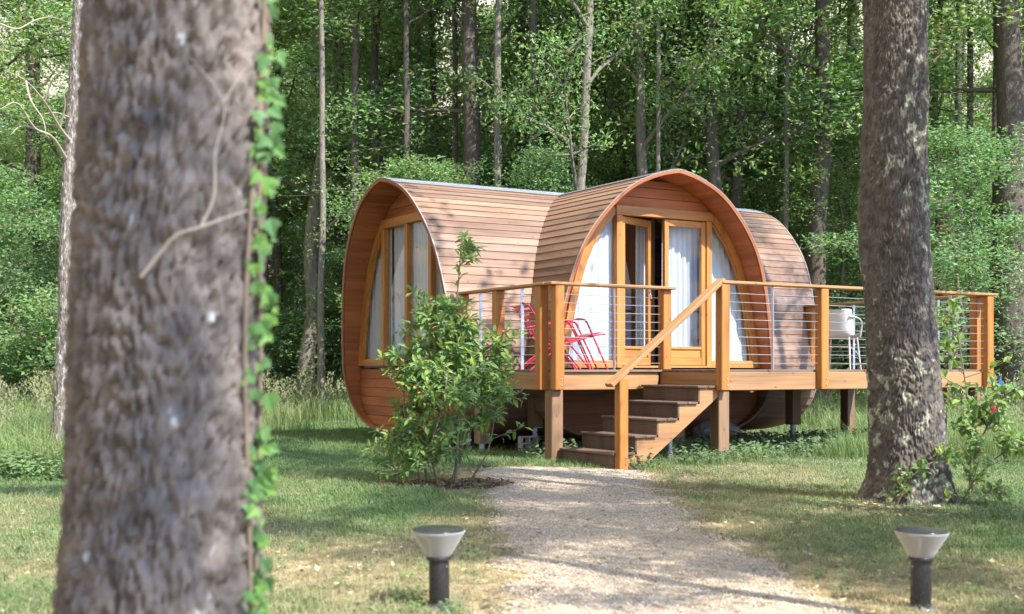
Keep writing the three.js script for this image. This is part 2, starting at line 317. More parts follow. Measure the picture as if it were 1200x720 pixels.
// a curved-shell board between profile steps i and i+1; place maps (w, y, lengthwise) to cabin space, e0/e1 give its two ends
function shellBoard(i, place, e0, e1, name, mats, parent, off, thick, lap) {
  const p = prof[i], q = prof[i + 1];
  const P = (s, t, L) => place(s.w + s.nx * t, s.y + s.ny * t, L, s);
  const jit = (rb() - 0.5) * 0.003;
  const c = [];
  for (const e of [e0, e1]) c.push(P(p, off + 0.003 + jit, e(p)), P(q, off + lap + jit, e(q)), P(q, off - thick, e(q)), P(p, off - thick, e(p)));
  let g = block(c, rb() * 7, rb() * 7);
  const m = mats[Math.floor(rb() * mats.length)];
  return addMesh(name, g, m, parent);
}
const inFront = (w, y, L) => V(L, FL + y, -OC + w);       // main barrel, near slope
const inBack = (w, y, L) => V(L, FL + y, -OC - w);
const wingL = (w, y, L) => V(-w, FL + y, L);
const wingR = (w, y, L) => V(w, FL + y, L);
for (let i = 0; i < NB; i++) {
  shellBoard(i, inFront, (s) => -AL - rake(s.y), (s) => -s.w, 'plank', M.clad, roof, 0, 0.02, 0.0135);
  shellBoard(i, inFront, (s) => s.w, (s) => AR + rake(s.y), 'plank', M.clad, roof, 0, 0.02, 0.0135);
  shellBoard(i, inBack, (s) => -AL - rake(s.y), (s) => AR + rake(s.y), 'plank', M.clad, roof, 0, 0.02, 0.0135);
  shellBoard(i, wingL, (s) => -OC + s.w, (s) => rake(s.y), 'plank', M.clad, roof, 0, 0.02, 0.0135);
  shellBoard(i, wingR, (s) => -OC + s.w, (s) => rake(s.y), 'plank', M.clad, roof, 0, 0.02, 0.0135);
}
const LOWI = prof.findIndex((s) => s.y < -0.1);
const endL = (w, y, L) => V(L, FL + y, -OC + w), endLB = (w, y, L) => V(L, FL + y, -OC - w);
for (let i = 0; i < NB - 1; i++) {
  if (i < LOWI) shellBoard(i, wingL, () => -RECESS, (s) => Math.max(-RECESS + 0.01, rake(s.y) - 0.012), 'soffit_plank', M.soffit, soffit, -0.024, 0.01, -0.001);
  if (i < LOWI) shellBoard(i, wingR, () => -RECESS, (s) => Math.max(-RECESS + 0.01, rake(s.y) - 0.012), 'soffit_plank', M.soffit, soffit, -0.024, 0.01, -0.001);
  shellBoard(i, endL, (s) => Math.min(-AL + RECESS - 0.01, -AL - rake(s.y) + 0.012), () => -AL + RECESS, 'soffit_plank', M.soffit, soffit, -0.024, 0.01, -0.001);
  shellBoard(i, endLB, (s) => Math.min(-AL + RECESS - 0.01, -AL - rake(s.y) + 0.012), () => -AL + RECESS, 'soffit_plank', M.soffit, soffit, -0.024, 0.01, -0.001);
}
// rim boards closing the thickness of each overhang
function rimStrip(place, L, dir, name, mat, parent, o0, o1, i0, i1, t) {
  const list = [];
  for (let i = i0; i < i1; i++) { const p = prof[i], q = prof[i + 1]; const P = (s, o, l) => place(s.w + s.nx * o, s.y + s.ny * o, l);
    list.push(block([P(p, o0, L(p)), P(p, o1, L(p)), P(p, o1, L(p) + dir * t), P(p, o0, L(p) + dir * t), P(q, o0, L(q)), P(q, o1, L(q)), P(q, o1, L(q) + dir * t), P(q, o0, L(q) + dir * t)], i * 0.107, 0)); }
  addMesh(name, merge(list), mat, parent);
}
const drip = new THREE.MeshStandardMaterial({ color: lin(.34, .29, .25), metalness: 0.2, roughness: 0.6, name: 'drip_edge' });
for (const [pl, L, dir] of [[wingL, (s) => rake(s.y), 1], [wingR, (s) => rake(s.y), 1], [endL, (s) => -AL - rake(s.y), -1], [endLB, (s) => -AL - rake(s.y), -1], [inFront, (s) => AR + rake(s.y), 1], [inBack, (s) => AR + rake(s.y), 1]]) {
  const low_ = pl === wingL || pl === wingR ? LOWI : NB;
  rimStrip(pl, L, dir, 'rim_board', M.soffit[1], roof, -0.034, 0.004, 0, low_, 0.016);
  rimStrip(pl, L, dir, 'drip_edge', drip, roof, 0.007, 0.016, 0, low_, 0.018);
}
// zinc ridge flashing: four legs following the shell
function flashing(place, e0, e1) {
  const list = [];
  for (let i = 0; i < 4; i++) { const p = prof[i], q = prof[i + 1]; const P = (s, o, l) => place(s.w + s.nx * o, s.y + s.ny * o, l);
    list.push(block([P(p, 0.019, e0(p)), P(q, 0.024, e0(q)), P(q, 0.0215, e0(q)), P(p, 0.0165, e0(p)), P(p, 0.019, e1(p)), P(q, 0.024, e1(q)), P(q, 0.0215, e1(q)), P(p, 0.0165, e1(p))])); }
  return merge(list);
}
addMesh('ridge_flashing', merge([flashing(inFront, (s) => -AL - rake(s.y) - 0.02, (s) => -s.w), flashing(inBack, (s) => -AL - rake(s.y) - 0.02, () => 0)]), M.zinc, roof);
addMesh('ridge_flashing', merge([flashing(inFront, (s) => s.w, (s) => AR + rake(s.y) + 0.02), flashing(inBack, () => 0, (s) => AR + rake(s.y) + 0.02)]), M.zinc, roof);
addMesh('ridge_flashing', merge([flashing(wingL, (s) => -OC + s.w, (s) => rake(s.y) + 0.02), flashing(wingR, (s) => -OC + s.w, (s) => rake(s.y) + 0.02)]), M.zinc, roof);

// arched end walls. frame: U along the wall, Y up, N outward
const glazing = [];
function archWall(O, U, N, uo, doors) {
  O = O.clone().addScaledVector(U, uo);   // the glazing sits a little off the axis of the shell
  const Y = V(0, 1, 0), at = (u, y, n = 0) => O.clone().addScaledVector(U, u).addScaledVector(Y, y).addScaledVector(N, n);
  const wall = part('end_wall', cabin), win = part('arched_window', cabin);
  const full = (y) => halfW(y) - 0.032, ins = (y) => full(y) - Math.abs(uo), edgeR = (y) => full(y) - uo, edgeL = (y) => -full(y) - uo;
  const HT = 2.155, HB = 2.03, JO = 0.80, JI = 0.71, SB = doors ? 0.02 : 0.05;
  // horizontal boards above the head and, below the sill, down the hull
  const rows = [];
  for (let y = HT; y < 2.5; y += 0.135) rows.push([y, Math.min(y + 0.127, 2.52)]);
  for (let y = SB - 0.05; y > -0.86; y -= 0.135) rows.push([Math.max(y - 0.127, -0.9), y]);
  for (const [y0, y1] of rows) {
    const a = [], b = []; for (let k = 0; k <= 3; k++) { const y = lerp(y0, y1, k / 3); a.push([edgeR(y) - 0.002, y]); b.unshift([edgeL(y) + 0.002, y]); }
    addMesh('plank', slab([...a, ...b], at(0, 0, -0.035 + (rb() - 0.5) * 0.006), U, Y, N, 0.024), M.face[Math.floor(rb() * 3)], wall);
  }
  addMesh('backing_board', slab((() => { const a = [], b = []; for (let k = 0; k <= 12; k++) { const y = lerp(HT - 0.02, 2.5, k / 12); a.push([edgeR(y) - 0.02, y]); b.unshift([edgeL(y) + 0.02, y]); } return [...a, ...b]; })(), at(0, 0, -0.06), U, Y, N, 0.02), M.wallIn, wall);
  addMesh('backing_board', slab((() => { const a = [], b = []; for (let k = 0; k <= 12; k++) { const y = lerp(-0.88, SB - 0.06, k / 12); a.push([edgeR(y) - 0.02, y]); b.unshift([edgeL(y) + 0.02, y]); } return [...a, ...b]; })(), at(0, 0, -0.06), U, Y, N, 0.02), M.wallIn, wall);
  { // filler boards between the shell and the frame on the wider side
    const s = uo > 0 ? -1 : 1; for (let y = SB - 0.04; y < HT - 0.02; y += 0.135) { const y1 = Math.min(y + 0.132, HT - 0.003), o = [], i2 = []; for (let k = 0; k <= 3; k++) { const yy = lerp(y, y1, k / 3); o.push([(s > 0 ? edgeR(yy) : edgeL(yy)) - s * 0.002, yy]); i2.unshift([s * (ins(yy) - 0.01), yy]); } addMesh('plank', slab([...o, ...i2], at(0, 0, -0.036), U, Y, N, 0.022), M.face[Math.floor(rb() * 3)], wall); }
  }
  // curved outer frame of each side light
  const fw = 0.105, yTop = 2.13;
  for (const s of [-1, 1]) {
    const o = [], i2 = []; for (let k = 0; k <= 26; k++) { const y = lerp(SB, yTop, k / 26); const w = ins(y); const sl = (halfW(y - 0.02) - halfW(y + 0.02)) / 0.04; const q = Math.hypot(1, sl); o.push([s * w, y]); i2.unshift([s * Math.max(JO + 0.001, w - fw * q), y]); }
    addMesh('arch_frame', slab([...o, ...i2], at(0, 0, -0.045), U, Y, N, 0.075, 1, true), M.frame, win);
    const o2 = [], i3 = []; for (let k = 0; k <= 26; k++) { const y = lerp(SB + 0.09, yTop - 0.08, k / 26); const w = ins(y); const sl = (halfW(y - 0.02) - halfW(y + 0.02)) / 0.04; const q = Math.hypot(1, sl); o2.push([s * Math.max(JO + 0.0012, w - fw * q + 0.004), y]); i3.unshift([s * Math.max(JO + 0.001, w - (fw + 0.022) * q), y]); }
    addMesh('glazing_bead', slab([...o2, ...i3], at(0, 0, -0.03), U, Y, N, 0.03, 1, true), M.frame, win);
    // bottom rail and pane
    const bw = ins(SB + 0.05) - fw;
    const rail = cbox(bw - JO, 0.1, 0.075, 0.005); rail.applyMatrix4(new THREE.Matrix4().makeBasis(U, Y, N).setPosition(at(s * (JO + bw) / 2, SB + 0.05, -0.006)));
    addMesh('bottom_rail', rail, M.frame, win);
    const pp = []; for (let k = 0; k <= 26; k++) { const y = lerp(SB + 0.09, yTop - 0.12, k / 26); const w = ins(y); const sl = (halfW(y - 0.02) - halfW(y + 0.02)) / 0.04; pp.push([s * Math.max(JO + 0.002, w - (fw - 0.012) * Math.hypot(1, sl)), y]); }
    pp.push([s * (JO - 0.004), yTop - 0.12], [s * (JO - 0.004), SB + 0.09]);
    const sh = new THREE.ShapeGeometry(new THREE.Shape(pp.map((p) => new THREE.Vector2(...p)))); sh.applyMatrix4(new THREE.Matrix4().makeBasis(U, Y, N).setPosition(at(0, 0, -0.018)));
    addMesh('pane', sh, M.glass, win);
  }
  const put = (name, u, y, w, h, d, n, mat = M.frame, par = win) => { const g = cbox(w, h, d, 0.006); g.applyMatrix4(new THREE.Matrix4().makeBasis(U, Y, N).setPosition(at(u, y, n))); return addMesh(name, g, mat, par); };
  put('head_rail', 0, (HT + HB) / 2, 2 * JO + 0.02, HT - HB, 0.09, 0.004);
  for (const s of [-1, 1]) put('jamb', s * (JO + JI) / 2, (SB + HB) / 2, JO - JI, HB - SB - 0.002, 0.085, 0.002);
  // dark-free inner side: curtains with real folds behind the glass
  const cr = rng(doors ? 5 : 9);
  const curtain = (u0, u1, yTopF, yb, n0, fold, amp, name = 'curtain') => {
    const nu = Math.ceil((u1 - u0) / 0.012), nv = 14, pos = [], idx = []; const ph = cr() * 6;
    for (let j = 0; j <= nv; j++) for (let i = 0; i <= nu; i++) { const u = lerp(u0, u1, i / nu), t = j / nv; const y = lerp(yb, yTopF(u), t); const k = u / fold * 6.283; const f = Math.sin(k + ph + 0.5 * Math.sin(k * 0.37 + t)) * amp * (0.75 + 0.5 * n3(u * 4, t * 1.5, ph)) + Math.sin(k * 2.3 + t) * amp * 0.2; const p = at(u, y, n0 + f); pos.push(p.x, p.y, p.z); }
    for (let j = 0; j < nv; j++) for (let i = 0; i < nu; i++) { const a = j * (nu + 1) + i, b = a + 1, c = a + nu + 1, d = c + 1; idx.push(a, b, c, b, d, c); }
    const g = geom(pos, null, idx); g.computeVertexNormals(); return addMesh(name, g, M.curtain, cabin);
  };
  const arc = (u) => { let y = yTop - 0.1; while (y > 0.05 && (u > 0 ? edgeR(y) : -edgeL(y)) - 0.03 < Math.abs(u)) y -= 0.004; return y; };
  for (const s of [-1, 1]) { const a = s * 0.7, b = s * 1.74; curtain(Math.min(a, b), Math.max(a, b), arc, 0.03, -0.085, 0.105, 0.018); }
  if (doors) {
    put('threshold', 0, SB + 0.015, 2 * JI - 0.004, 0.03, 0.1, 0.004);
    const leaf = (hinge, sgn, ang) => {
      // leaf in its own frame: x from the hinge edge to the free edge
      const d = part('door', cabin); const W = JI - 0.006, H = HB - SB - 0.045, st = 0.072;
      const piece = (name, x, y, w, h, dd, n = 0, mat = M.frame) => addMesh(name, cbox(w, h, dd, 0.006, sgn * x, y, n), mat, d);
      piece('stile', st / 2, H / 2, st, H, 0.06); piece('stile', W - st / 2, H / 2, st, H, 0.06);
      piece('top_rail', W / 2, H - 0.045, W - 2 * st, 0.09, 0.058); piece('bottom_rail', W / 2, 0.05, W - 2 * st, 0.1, 0.058); piece('middle_rail', W / 2, 0.235, W - 2 * st, 0.04, 0.058); piece('bottom_panel', W / 2, 0.158, W - 2 * st, 0.116, 0.03, -0.005);
      const g = new THREE.PlaneGeometry(W - 2 * st + 0.01, H - 0.09 - 0.255 + 0.01); g.translate(sgn * W / 2, (0.255 + H - 0.09) / 2, 0); addMesh('pane', g, M.glass, d);
      const m = new THREE.Matrix4().makeBasis(U, Y, N).setPosition(at(hinge, SB + 0.035, -0.01));
      d.applyMatrix4(m); d.rotateY(ang);
      return { d, W, H, st };
    };
    leaf(JI - 0.003, -1, 0);
    const L = leaf(-JI + 0.003, 1, 0.35);
    const hx = L.W - L.st / 2;
    const hm = [cbox(0.03, 0.2, 0.008, 0.003, hx, 1.0, 0.034), tube([V(hx, 1.05, 0.036), V(hx, 1.05, 0.075), V(hx - 0.02, 1.05, 0.085), V(hx - 0.12, 1.045, 0.085)], 0.009, 8), tube([V(hx, 0.95, 0.036), V(hx, 0.95, 0.05)], 0.012, 8), tube([V(hx, 0.945, 0.05), V(hx, 0.9, 0.053)], 0.006, 6)];
    addMesh('handle', merge(hm), M.steel, L.d);
    curtain(0.1, 0.72, () => 2.02, 0.05, -0.19, 0.1, 0.026);
    curtain(-0.16, 0.02, () => 2.0, 0.06, -0.42, 0.07, 0.02);
  } else {
    put('bottom_rail', 0, SB + 0.05, 2 * JI - 0.002, 0.1, 0.075, -0.004);
    put('mullion', 0, (SB + 0.1 + HB) / 2, 0.085, HB - SB - 0.102, 0.075, -0.004);
    for (const s of [-1, 1]) {
      const g = new THREE.PlaneGeometry(JI - 0.042, HB - SB - 0.1); g.applyMatrix4(new THREE.Matrix4().makeBasis(U, Y, N).setPosition(at(s * (JI + 0.042) / 2, (SB + 0.1 + HB) / 2, -0.018))); addMesh('pane', g, M.glass, win);
    }
    curtain(-0.66, 0.02, () => 2.1, 0.05, -0.105, 0.1, 0.022); curtain(0.0, 0.74, () => 2.1, 0.05, -0.1, 0.1, 0.022);
  }
}
archWall(V(0, FL, -RECESS), V(1, 0, 0), V(0, 0, 1), 0.115, true);
archWall(V(-AL + RECESS, FL, -OC), V(0, 0, 1), V(-1, 0, 0), -0.13, false);
{ // far gable, inner floor and dark lining boards
  const a = [], b = []; for (let i = 0; i <= NB; i++) { a.push([Math.max(0, prof[i].w - 0.03), prof[i].y]); b.unshift([-Math.max(0, prof[i].w - 0.03), prof[i].y]); }
  addMesh('end_wall', slab([...a.slice(1, -1), ...b.slice(1, -1)], V(AR - 0.25, FL, -OC), V(0, 0, -1), V(0, 1, 0), V(1, 0, 0), 0.05), M.clad[0], cabin);
  addMesh('floor', cbox(AL + AR - RECESS - 0.3, 0.06, 3.4, 0.002, (AR - AL + RECESS - 0.3) / 2 + 0.05, FL - 0.04, -OC), M.wallIn, cabin);
  addMesh('floor', cbox(3.4, 0.06, OC - 1.7 - RECESS - 0.07, 0.002, 0, FL - 0.042, (-OC + 1.7 - RECESS - 0.07) / 2 + 0.0), M.wallIn, cabin);
  addMesh('partition', cbox(0.06, 2.2, 2.2, 0.002, 0.9, FL + 1.1, -OC - 0.2), M.wallIn, cabin);
}
// piles under the cabin
const pileSpots = [[1.69, 0.55], [2.1, -1.05], [-2.23, -4.0], [-1.76, -0.5], [-2.4, -1.1], [0.3, -1.2], [0.9, -3.9], [2.6, -3.7]];
for (const [a, o] of pileSpots) {
  const g = part('pile', cabin); const under = FL - 0.12;
  const dz = Math.abs(o + OC); const hullY = FL + (dz < 1.8 && Math.abs(a) < 2.9 ? -0.4 : -0.15);
  const bot = 0.3;
  addMesh('post', cbox(0.15, Math.max(0.35, hullY - bot + 0.15), 0.15, 0.006, a, bot + Math.max(0.35, hullY - bot + 0.15) / 2, o), M.support, g);
  addMesh('foot', merge([tube([V(a, -0.05, o), V(a, bot - 0.012, o)], 0.038, 10), cbox(0.14, 0.01, 0.14, 0.002, a, bot - 0.006, o)]), M.galv, g);
}

// ---------- deck with railing ----------
const deck = thing('timber_deck', 'raised timber deck with orange posts and steel cable railing around the cabin', 'deck', [CX, 0, CZ], TH);
const LA = -2.71, FA = 1.41, FB = 2.48, SA = -1.24, RA = 3.16;
const boards = part('decking', deck);
{
  let k = 0;
  for (let o = FB - 0.07; o > -0.75; o -= 0.145, k++) {
    const a0 = o > FA ? SA + 0.002 : LA + 0.002, a1 = RA - 0.002;
    const w = 0.14;
    const cut = (x0, x1) => { if (x1 - x0 > 0.05) addMesh('deck_board', cbox(x1 - x0, 0.026, w, 0.003, (x0 + x1) / 2, FL - 0.013, o), M.deck[k % 3], boards); };
    if (o + 0.07 < -RECESS + 0.1 - 0.04) { const h = 1.86; const mainEdge = -OC + 1.86; if (o - 0.07 > mainEdge) { cut(a0, -h); cut(h, a1); } }
    else if (o - 0.07 < 0.12 && o < 0) { cut(a0, -1.85); cut(-1.72, 1.72); cut(1.85, a1); }
    else cut(a0, a1);
  }
}
const FH = 0.2;
const fasciaP = (x0, x1, z0, z1, i) => addMesh('fascia_board', bar(V(x0, FL - 0.027 - FH / 2, z0), V(x1, FL - 0.027 - FH / 2, z1), 0.045, FH, 0.006), M.fascia[i % 3], deck);
fasciaP(LA, SA - 0.02, FA, FA, 0); fasciaP(SA, 0.25, FB, FB, 1); fasciaP(0.252, 1.75, FB, FB, 2); fasciaP(1.752, RA, FB, FB, 0);
fasciaP(LA + 0.025, LA + 0.025, FA - 0.025, -0.62, 1); fasciaP(SA + 0.022, SA + 0.022, FB - 0.025, FA + 0.02, 2); fasciaP(RA - 0.025, RA - 0.025, FB - 0.025, -0.7, 1);
for (let k = 0; k < 6; k++) { const o = FA - 0.35 - k * 0.4; if (o > 0.1) addMesh('joist', bar(V(LA + 0.05, FL - 0.11, o), V(RA - 0.05, FL - 0.11, o), 0.05, 0.16, 0.004), M.support, deck); }
addMesh('joist', bar(V(SA + 0.05, FL - 0.11, FB - 0.45), V(RA - 0.05, FL - 0.11, FB - 0.45), 0.05, 0.16, 0.004), M.support, deck);
for (const [a, o, foot] of [[-2.67, 1.37, 0], [-1.17, 2.41, 0.14], [1.75, 2.41, 0.14], [3.07, 2.41, 0.14], [2.98, 1.9, 0.14], [-0.9, 1.3, 0.14], [3.08, 0.2, 0.14], [-2.65, -0.3, 0.14]]) {
  const s = part('support_post', deck), top = FL - 0.027 - FH + (o > 2.3 || foot === 0 ? -0.001 : 0.01);
  addMesh('timber', cbox(0.15, top - foot, 0.15, 0.007, a, (top + foot) / 2, o), foot ? M.support : M.support, s);
  if (foot) addMesh('foot', merge([tube([V(a, -0.06, o), V(a, foot - 0.012, o)], 0.042, 10), cbox(0.15, 0.012, 0.15, 0.002, a, foot - 0.006, o)]), M.galv, s);
}
const railing = part('railing', deck);
const RH = 0.97, PW = 0.115;
const railPost = (a, o, low) => addMesh('post', cbox(PW, RH - 0.035 + low, PW, 0.008, a, FL + (RH - 0.035 - low) / 2, o), M.post, railing);
const stanchion = (a, o, ax) => addMesh('stanchion', cbox(ax ? 0.01 : 0.04, RH - 0.04, ax ? 0.04 : 0.01, 0.002, a, FL + (RH - 0.04) / 2 + 0.001, o), M.steel, railing);
const PO = FA + 0.05, PB = FB + 0.05, PL = LA - 0.045, PR = RA + 0.045;
const Lw = 0.226;
railPost(LA + 0.03, PO, Lw); railPost(SA + 0.1, FA - 0.02, 0);
railPost(SA + 0.01, PB, Lw); railPost(0.25, PB, Lw); railPost(1.75, PB, Lw); railPost(RA - 0.03, PB, Lw);
railPost(PL, 1.25, Lw); railPost(PL, 0.28, Lw); railPost(PL, -0.6, Lw); railPost(PR, 2.3, Lw); railPost(PR, 1.1, Lw); railPost(PR, -0.65, Lw);
const handrail = (p, q) => addMesh('handrail', bar(p, q, 0.14, 0.034, 0.007), M.rail, railing);
const RY = FL + RH - 0.017;
handrail(V(LA - 0.1, RY, PO), V(SA + 0.19, RY, PO - 0.03)); handrail(V(PL, RY, PO - 0.072), V(PL, RY, -0.68));
handrail(V(SA - 0.05, RY, PB), V(RA + 0.1, RY, PB)); handrail(V(PR, RY, PB - 0.072), V(PR, RY, -0.74));
const cables = (p, q) => { for (let k = 0; k < 9; k++) { const y = FL + 0.075 + k * 0.0955; const a = V(p[0], y, p[1]), b = V(q[0], y, q[1]), m = a.clone().lerp(b, 0.5); m.y -= 0.004; addMesh('cable', tube([a, m, b], 0.0042, 5, false), M.steel, railing); } };
cables([LA + 0.09, PO], [SA + 0.045, FA - 0.02]); cables([SA + 0.07, PB], [0.19, PB]); cables([0.31, PB], [1.69, PB]); cables([1.81, PB], [RA - 0.09, PB]);
cables([PL, 1.19], [PL, 0.34]); cables([PL, 0.22], [PL, -0.54]); cables([PR, 2.24], [PR, 1.16]); cables([PR, 1.04], [PR, -0.59]);
stanchion(-1.9, (PO + FA) / 2, 1); stanchion(-0.51, PB, 1); stanchion(1.0, PB, 1); stanchion(2.43, PB, 1);
stanchion(PL, 0.83, 0); stanchion(PL, -0.15, 0); stanchion(PR, 1.7, 0); stanchion(PR, 0.2, 0);
{ // bolts on the posts
  const bolts = []; for (const [a, o] of [[LA + 0.03, PO], [SA + 0.01, PB], [0.25, PB], [1.75, PB], [RA - 0.03, PB]]) for (const y of [-0.1, -0.17]) addMesh('bolt', tube([V(a + 0.02, FL + y, o + PW / 2 - 0.002), V(a + 0.02, FL + y, o + PW / 2 + 0.006)], 0.009, 8), M.steel, railing);
}

// ---------- staircase ----------
const stairs = thing('staircase', 'short wooden staircase with dark grooved treads and one sloping handrail', 'stairs', [CX, 0, CZ], TH);
{
  const G = 0.28, RS = FL / 6, S0 = FA + 0.06, S1 = FB - 0.01, TW = S1 - S0;
  const xOf = (k) => SA - (6 - k) * G; // riser position under tread k
  for (let k = 1; k <= 5; k++) {
    const y = RS * k, x0 = xOf(k) - 0.025, x1 = xOf(k) + G - 0.022; const w = (x1 - x0 - 0.006) / 2;
    for (const j of [0, 1]) addMesh('tread_board', cbox(w, 0.025, TW + 0.03, 0.004, x0 + w / 2 + j * (w + 0.006), y - 0.0125, (S0 + S1) / 2 + 0.012), M.tread[(k + j) % 2], stairs);
  }
  for (let k = 1; k <= 6; k++) { // grooved risers
    const y1 = RS * k - 0.026, y0 = RS * (k - 1) + 0.004, n = 7, pts = [];
    pts.push([0.02, y0]); for (let i = 0; i < n; i++) { const a = lerp(y0, y1, i / n), b = lerp(y0, y1, (i + 1) / n), e = (b - a); pts.push([0, a], [0, a + e * 0.55], [0.006, a + e * 0.65], [0.006, a + e * 0.95]); } pts.push([0, y1], [0.02, y1]);
    addMesh('riser', slab(pts, V(xOf(k), 0, S0 + 0.002), V(1, 0, 0), V(0, 1, 0), V(0, 0, 1), TW - 0.004), M.tread[k % 2], stairs);
  }
  const stringer = (z, t) => {
    const p = [[xOf(1) + 0.022, 0.0]]; for (let k = 1; k <= 5; k++) { p.push([xOf(k) + 0.022, RS * k - 0.027]); p.push([xOf(k) + G + 0.02, RS * k - 0.027]); } p.push([xOf(6) + 0.022, FL - 0.03], [SA + 0.06, FL - 0.03], [SA + 0.06, FL - 0.25], [xOf(1) + 0.36, 0.0]);
    return addMesh('stringer', slab(p, V(0, 0, z), V(1, 0, 0), V(0, 1, 0), V(0, 0, 1), t), M.fascia[0], stairs);
  };
  stringer(S0 + 0.03, 0.045); stringer(S1 - 0.046, 0.045);
  const nx = xOf(1) + 0.06, nz = S1 + 0.055;
  addMesh('newel_post', cbox(0.11, 0.945, 0.1, 0.008, nx, 0.4725, nz), M.post, stairs);
  const slope = RS / G;
  const top = V(SA + 0.005, FL + RH + 0.012, nz + 0.0), bot = V(nx - 0.16, 0, nz); bot.y = top.y + (bot.x - top.x) * ((FL + RH - 0.985) / (SA - nx)) ;
  addMesh('handrail', bar(bot, top, 0.13, 0.045, 0.007), M.rail, stairs);
  for (const y of [0.06, 0.13]) addMesh('bolt', tube([V(nx + 0.02, y, nz + 0.048), V(nx + 0.02, y, nz + 0.057)], 0.009, 8), M.steel, stairs);
  addMesh('support_leg', tube([V(-1.55, -0.05, 2.0), V(-1.55, 0.52, 2.0)], 0.045, 12), M.galv, stairs);
  for (let k = 1; k <= 5; k++) for (let j = 0; j < 4; j++) addMesh('screw', tube([V(xOf(k) + 0.02, RS * k - 0.001, S0 + 0.12 + j * 0.28), V(xOf(k) + 0.02, RS * k + 0.0025, S0 + 0.12 + j * 0.28)], 0.006, 6), M.steel, stairs);
}

// ---------- red lounge chairs ----------
function redChair(pos, turn, label) {
  const t = thing('lounge_chair', label, 'chair', pos, turn, 'red metal chairs on the deck');
  const W = 0.3, r = 0.011;                     // +x is the way the sitter faces
  const seatA = V(-0.22, 0.27, 0), seatB = V(0.36, 0.42, 0), backT = V(-0.55, 0.76, 0);
  for (const s of [-1, 1]) {
    const z = s * W;
    addMesh('side_rail', tube(curve([[0.4, 0.415, z], [0.3, 0.405, z], [-0.1, 0.3, z], [-0.22, 0.29, z], [-0.3, 0.36, z], [-0.46, 0.64, z], [-0.53, 0.74, z], [-0.6, 0.765, z]], 20), r, 8), M.red, t);
    addMesh('leg', tube([V(0.42, 0, z * 1.08), V(0.17, 0.545, z * 1.08)], r, 8), M.red, t);
    addMesh('leg', tube([V(-0.5, 0, z), V(-0.06, 0.335, z), V(0.02, 0.35, z)], r, 8), M.red, t);
    addMesh('leg', tube([V(0.22, 0, z * 0.96), V(-0.05, 0.32, z * 0.96)], r, 8), M.red, t);
    addMesh('armrest', tube(curve([[0.17, 0.545, z * 1.08], [0.14, 0.575, z * 1.08], [0.06, 0.585, z * 1.08], [-0.3, 0.52, z * 1.06], [-0.4, 0.5, z]], 14), r * 1.1, 8), M.red, t);
  }
  for (let k = 0; k < 8; k++) { const p = seatA.clone().lerp(seatB, (k + 0.4) / 7.6); const g = cbox(0.062, 0.006, 2 * W, 0.002); g.rotateZ(0.25); g.translate(p.x, p.y + 0.015, 0); addMesh('seat_slat', g, M.red, t); }
  for (let k = 0; k < 7; k++) { const p = V(-0.26, 0.33, 0).lerp(backT, (k + 0.4) / 6.8); const pts = []; for (let i = 0; i <= 8; i++) { const z = lerp(-W, W, i / 8); pts.push(V(p.x - 0.03 * Math.cos(z / W * 1.57), p.y, z)); } 
    const gs = []; for (let i = 0; i < 8; i++) gs.push(bar(pts[i], pts[i + 1], 0.006, 0.048, 0.001)); addMesh('back_slat', merge(gs), M.red, t); }
  addMesh('cross_bar', tube([V(-0.06, 0.335, -W), V(-0.06, 0.335, W)], r, 8), M.red, t);
  return t;
}
{
  const p1 = toWorld(-2.1, FL, 0.72), p2 = toWorld(-1.75, FL, 0.1);
  redChair([p1.x, FL, p1.z], 0.25, 'red slatted metal lounge chair beside the corner railing post');
  redChair([p2.x, FL, p2.z], 0.02, 'red slatted metal lounge chair by the white curtained window');
}
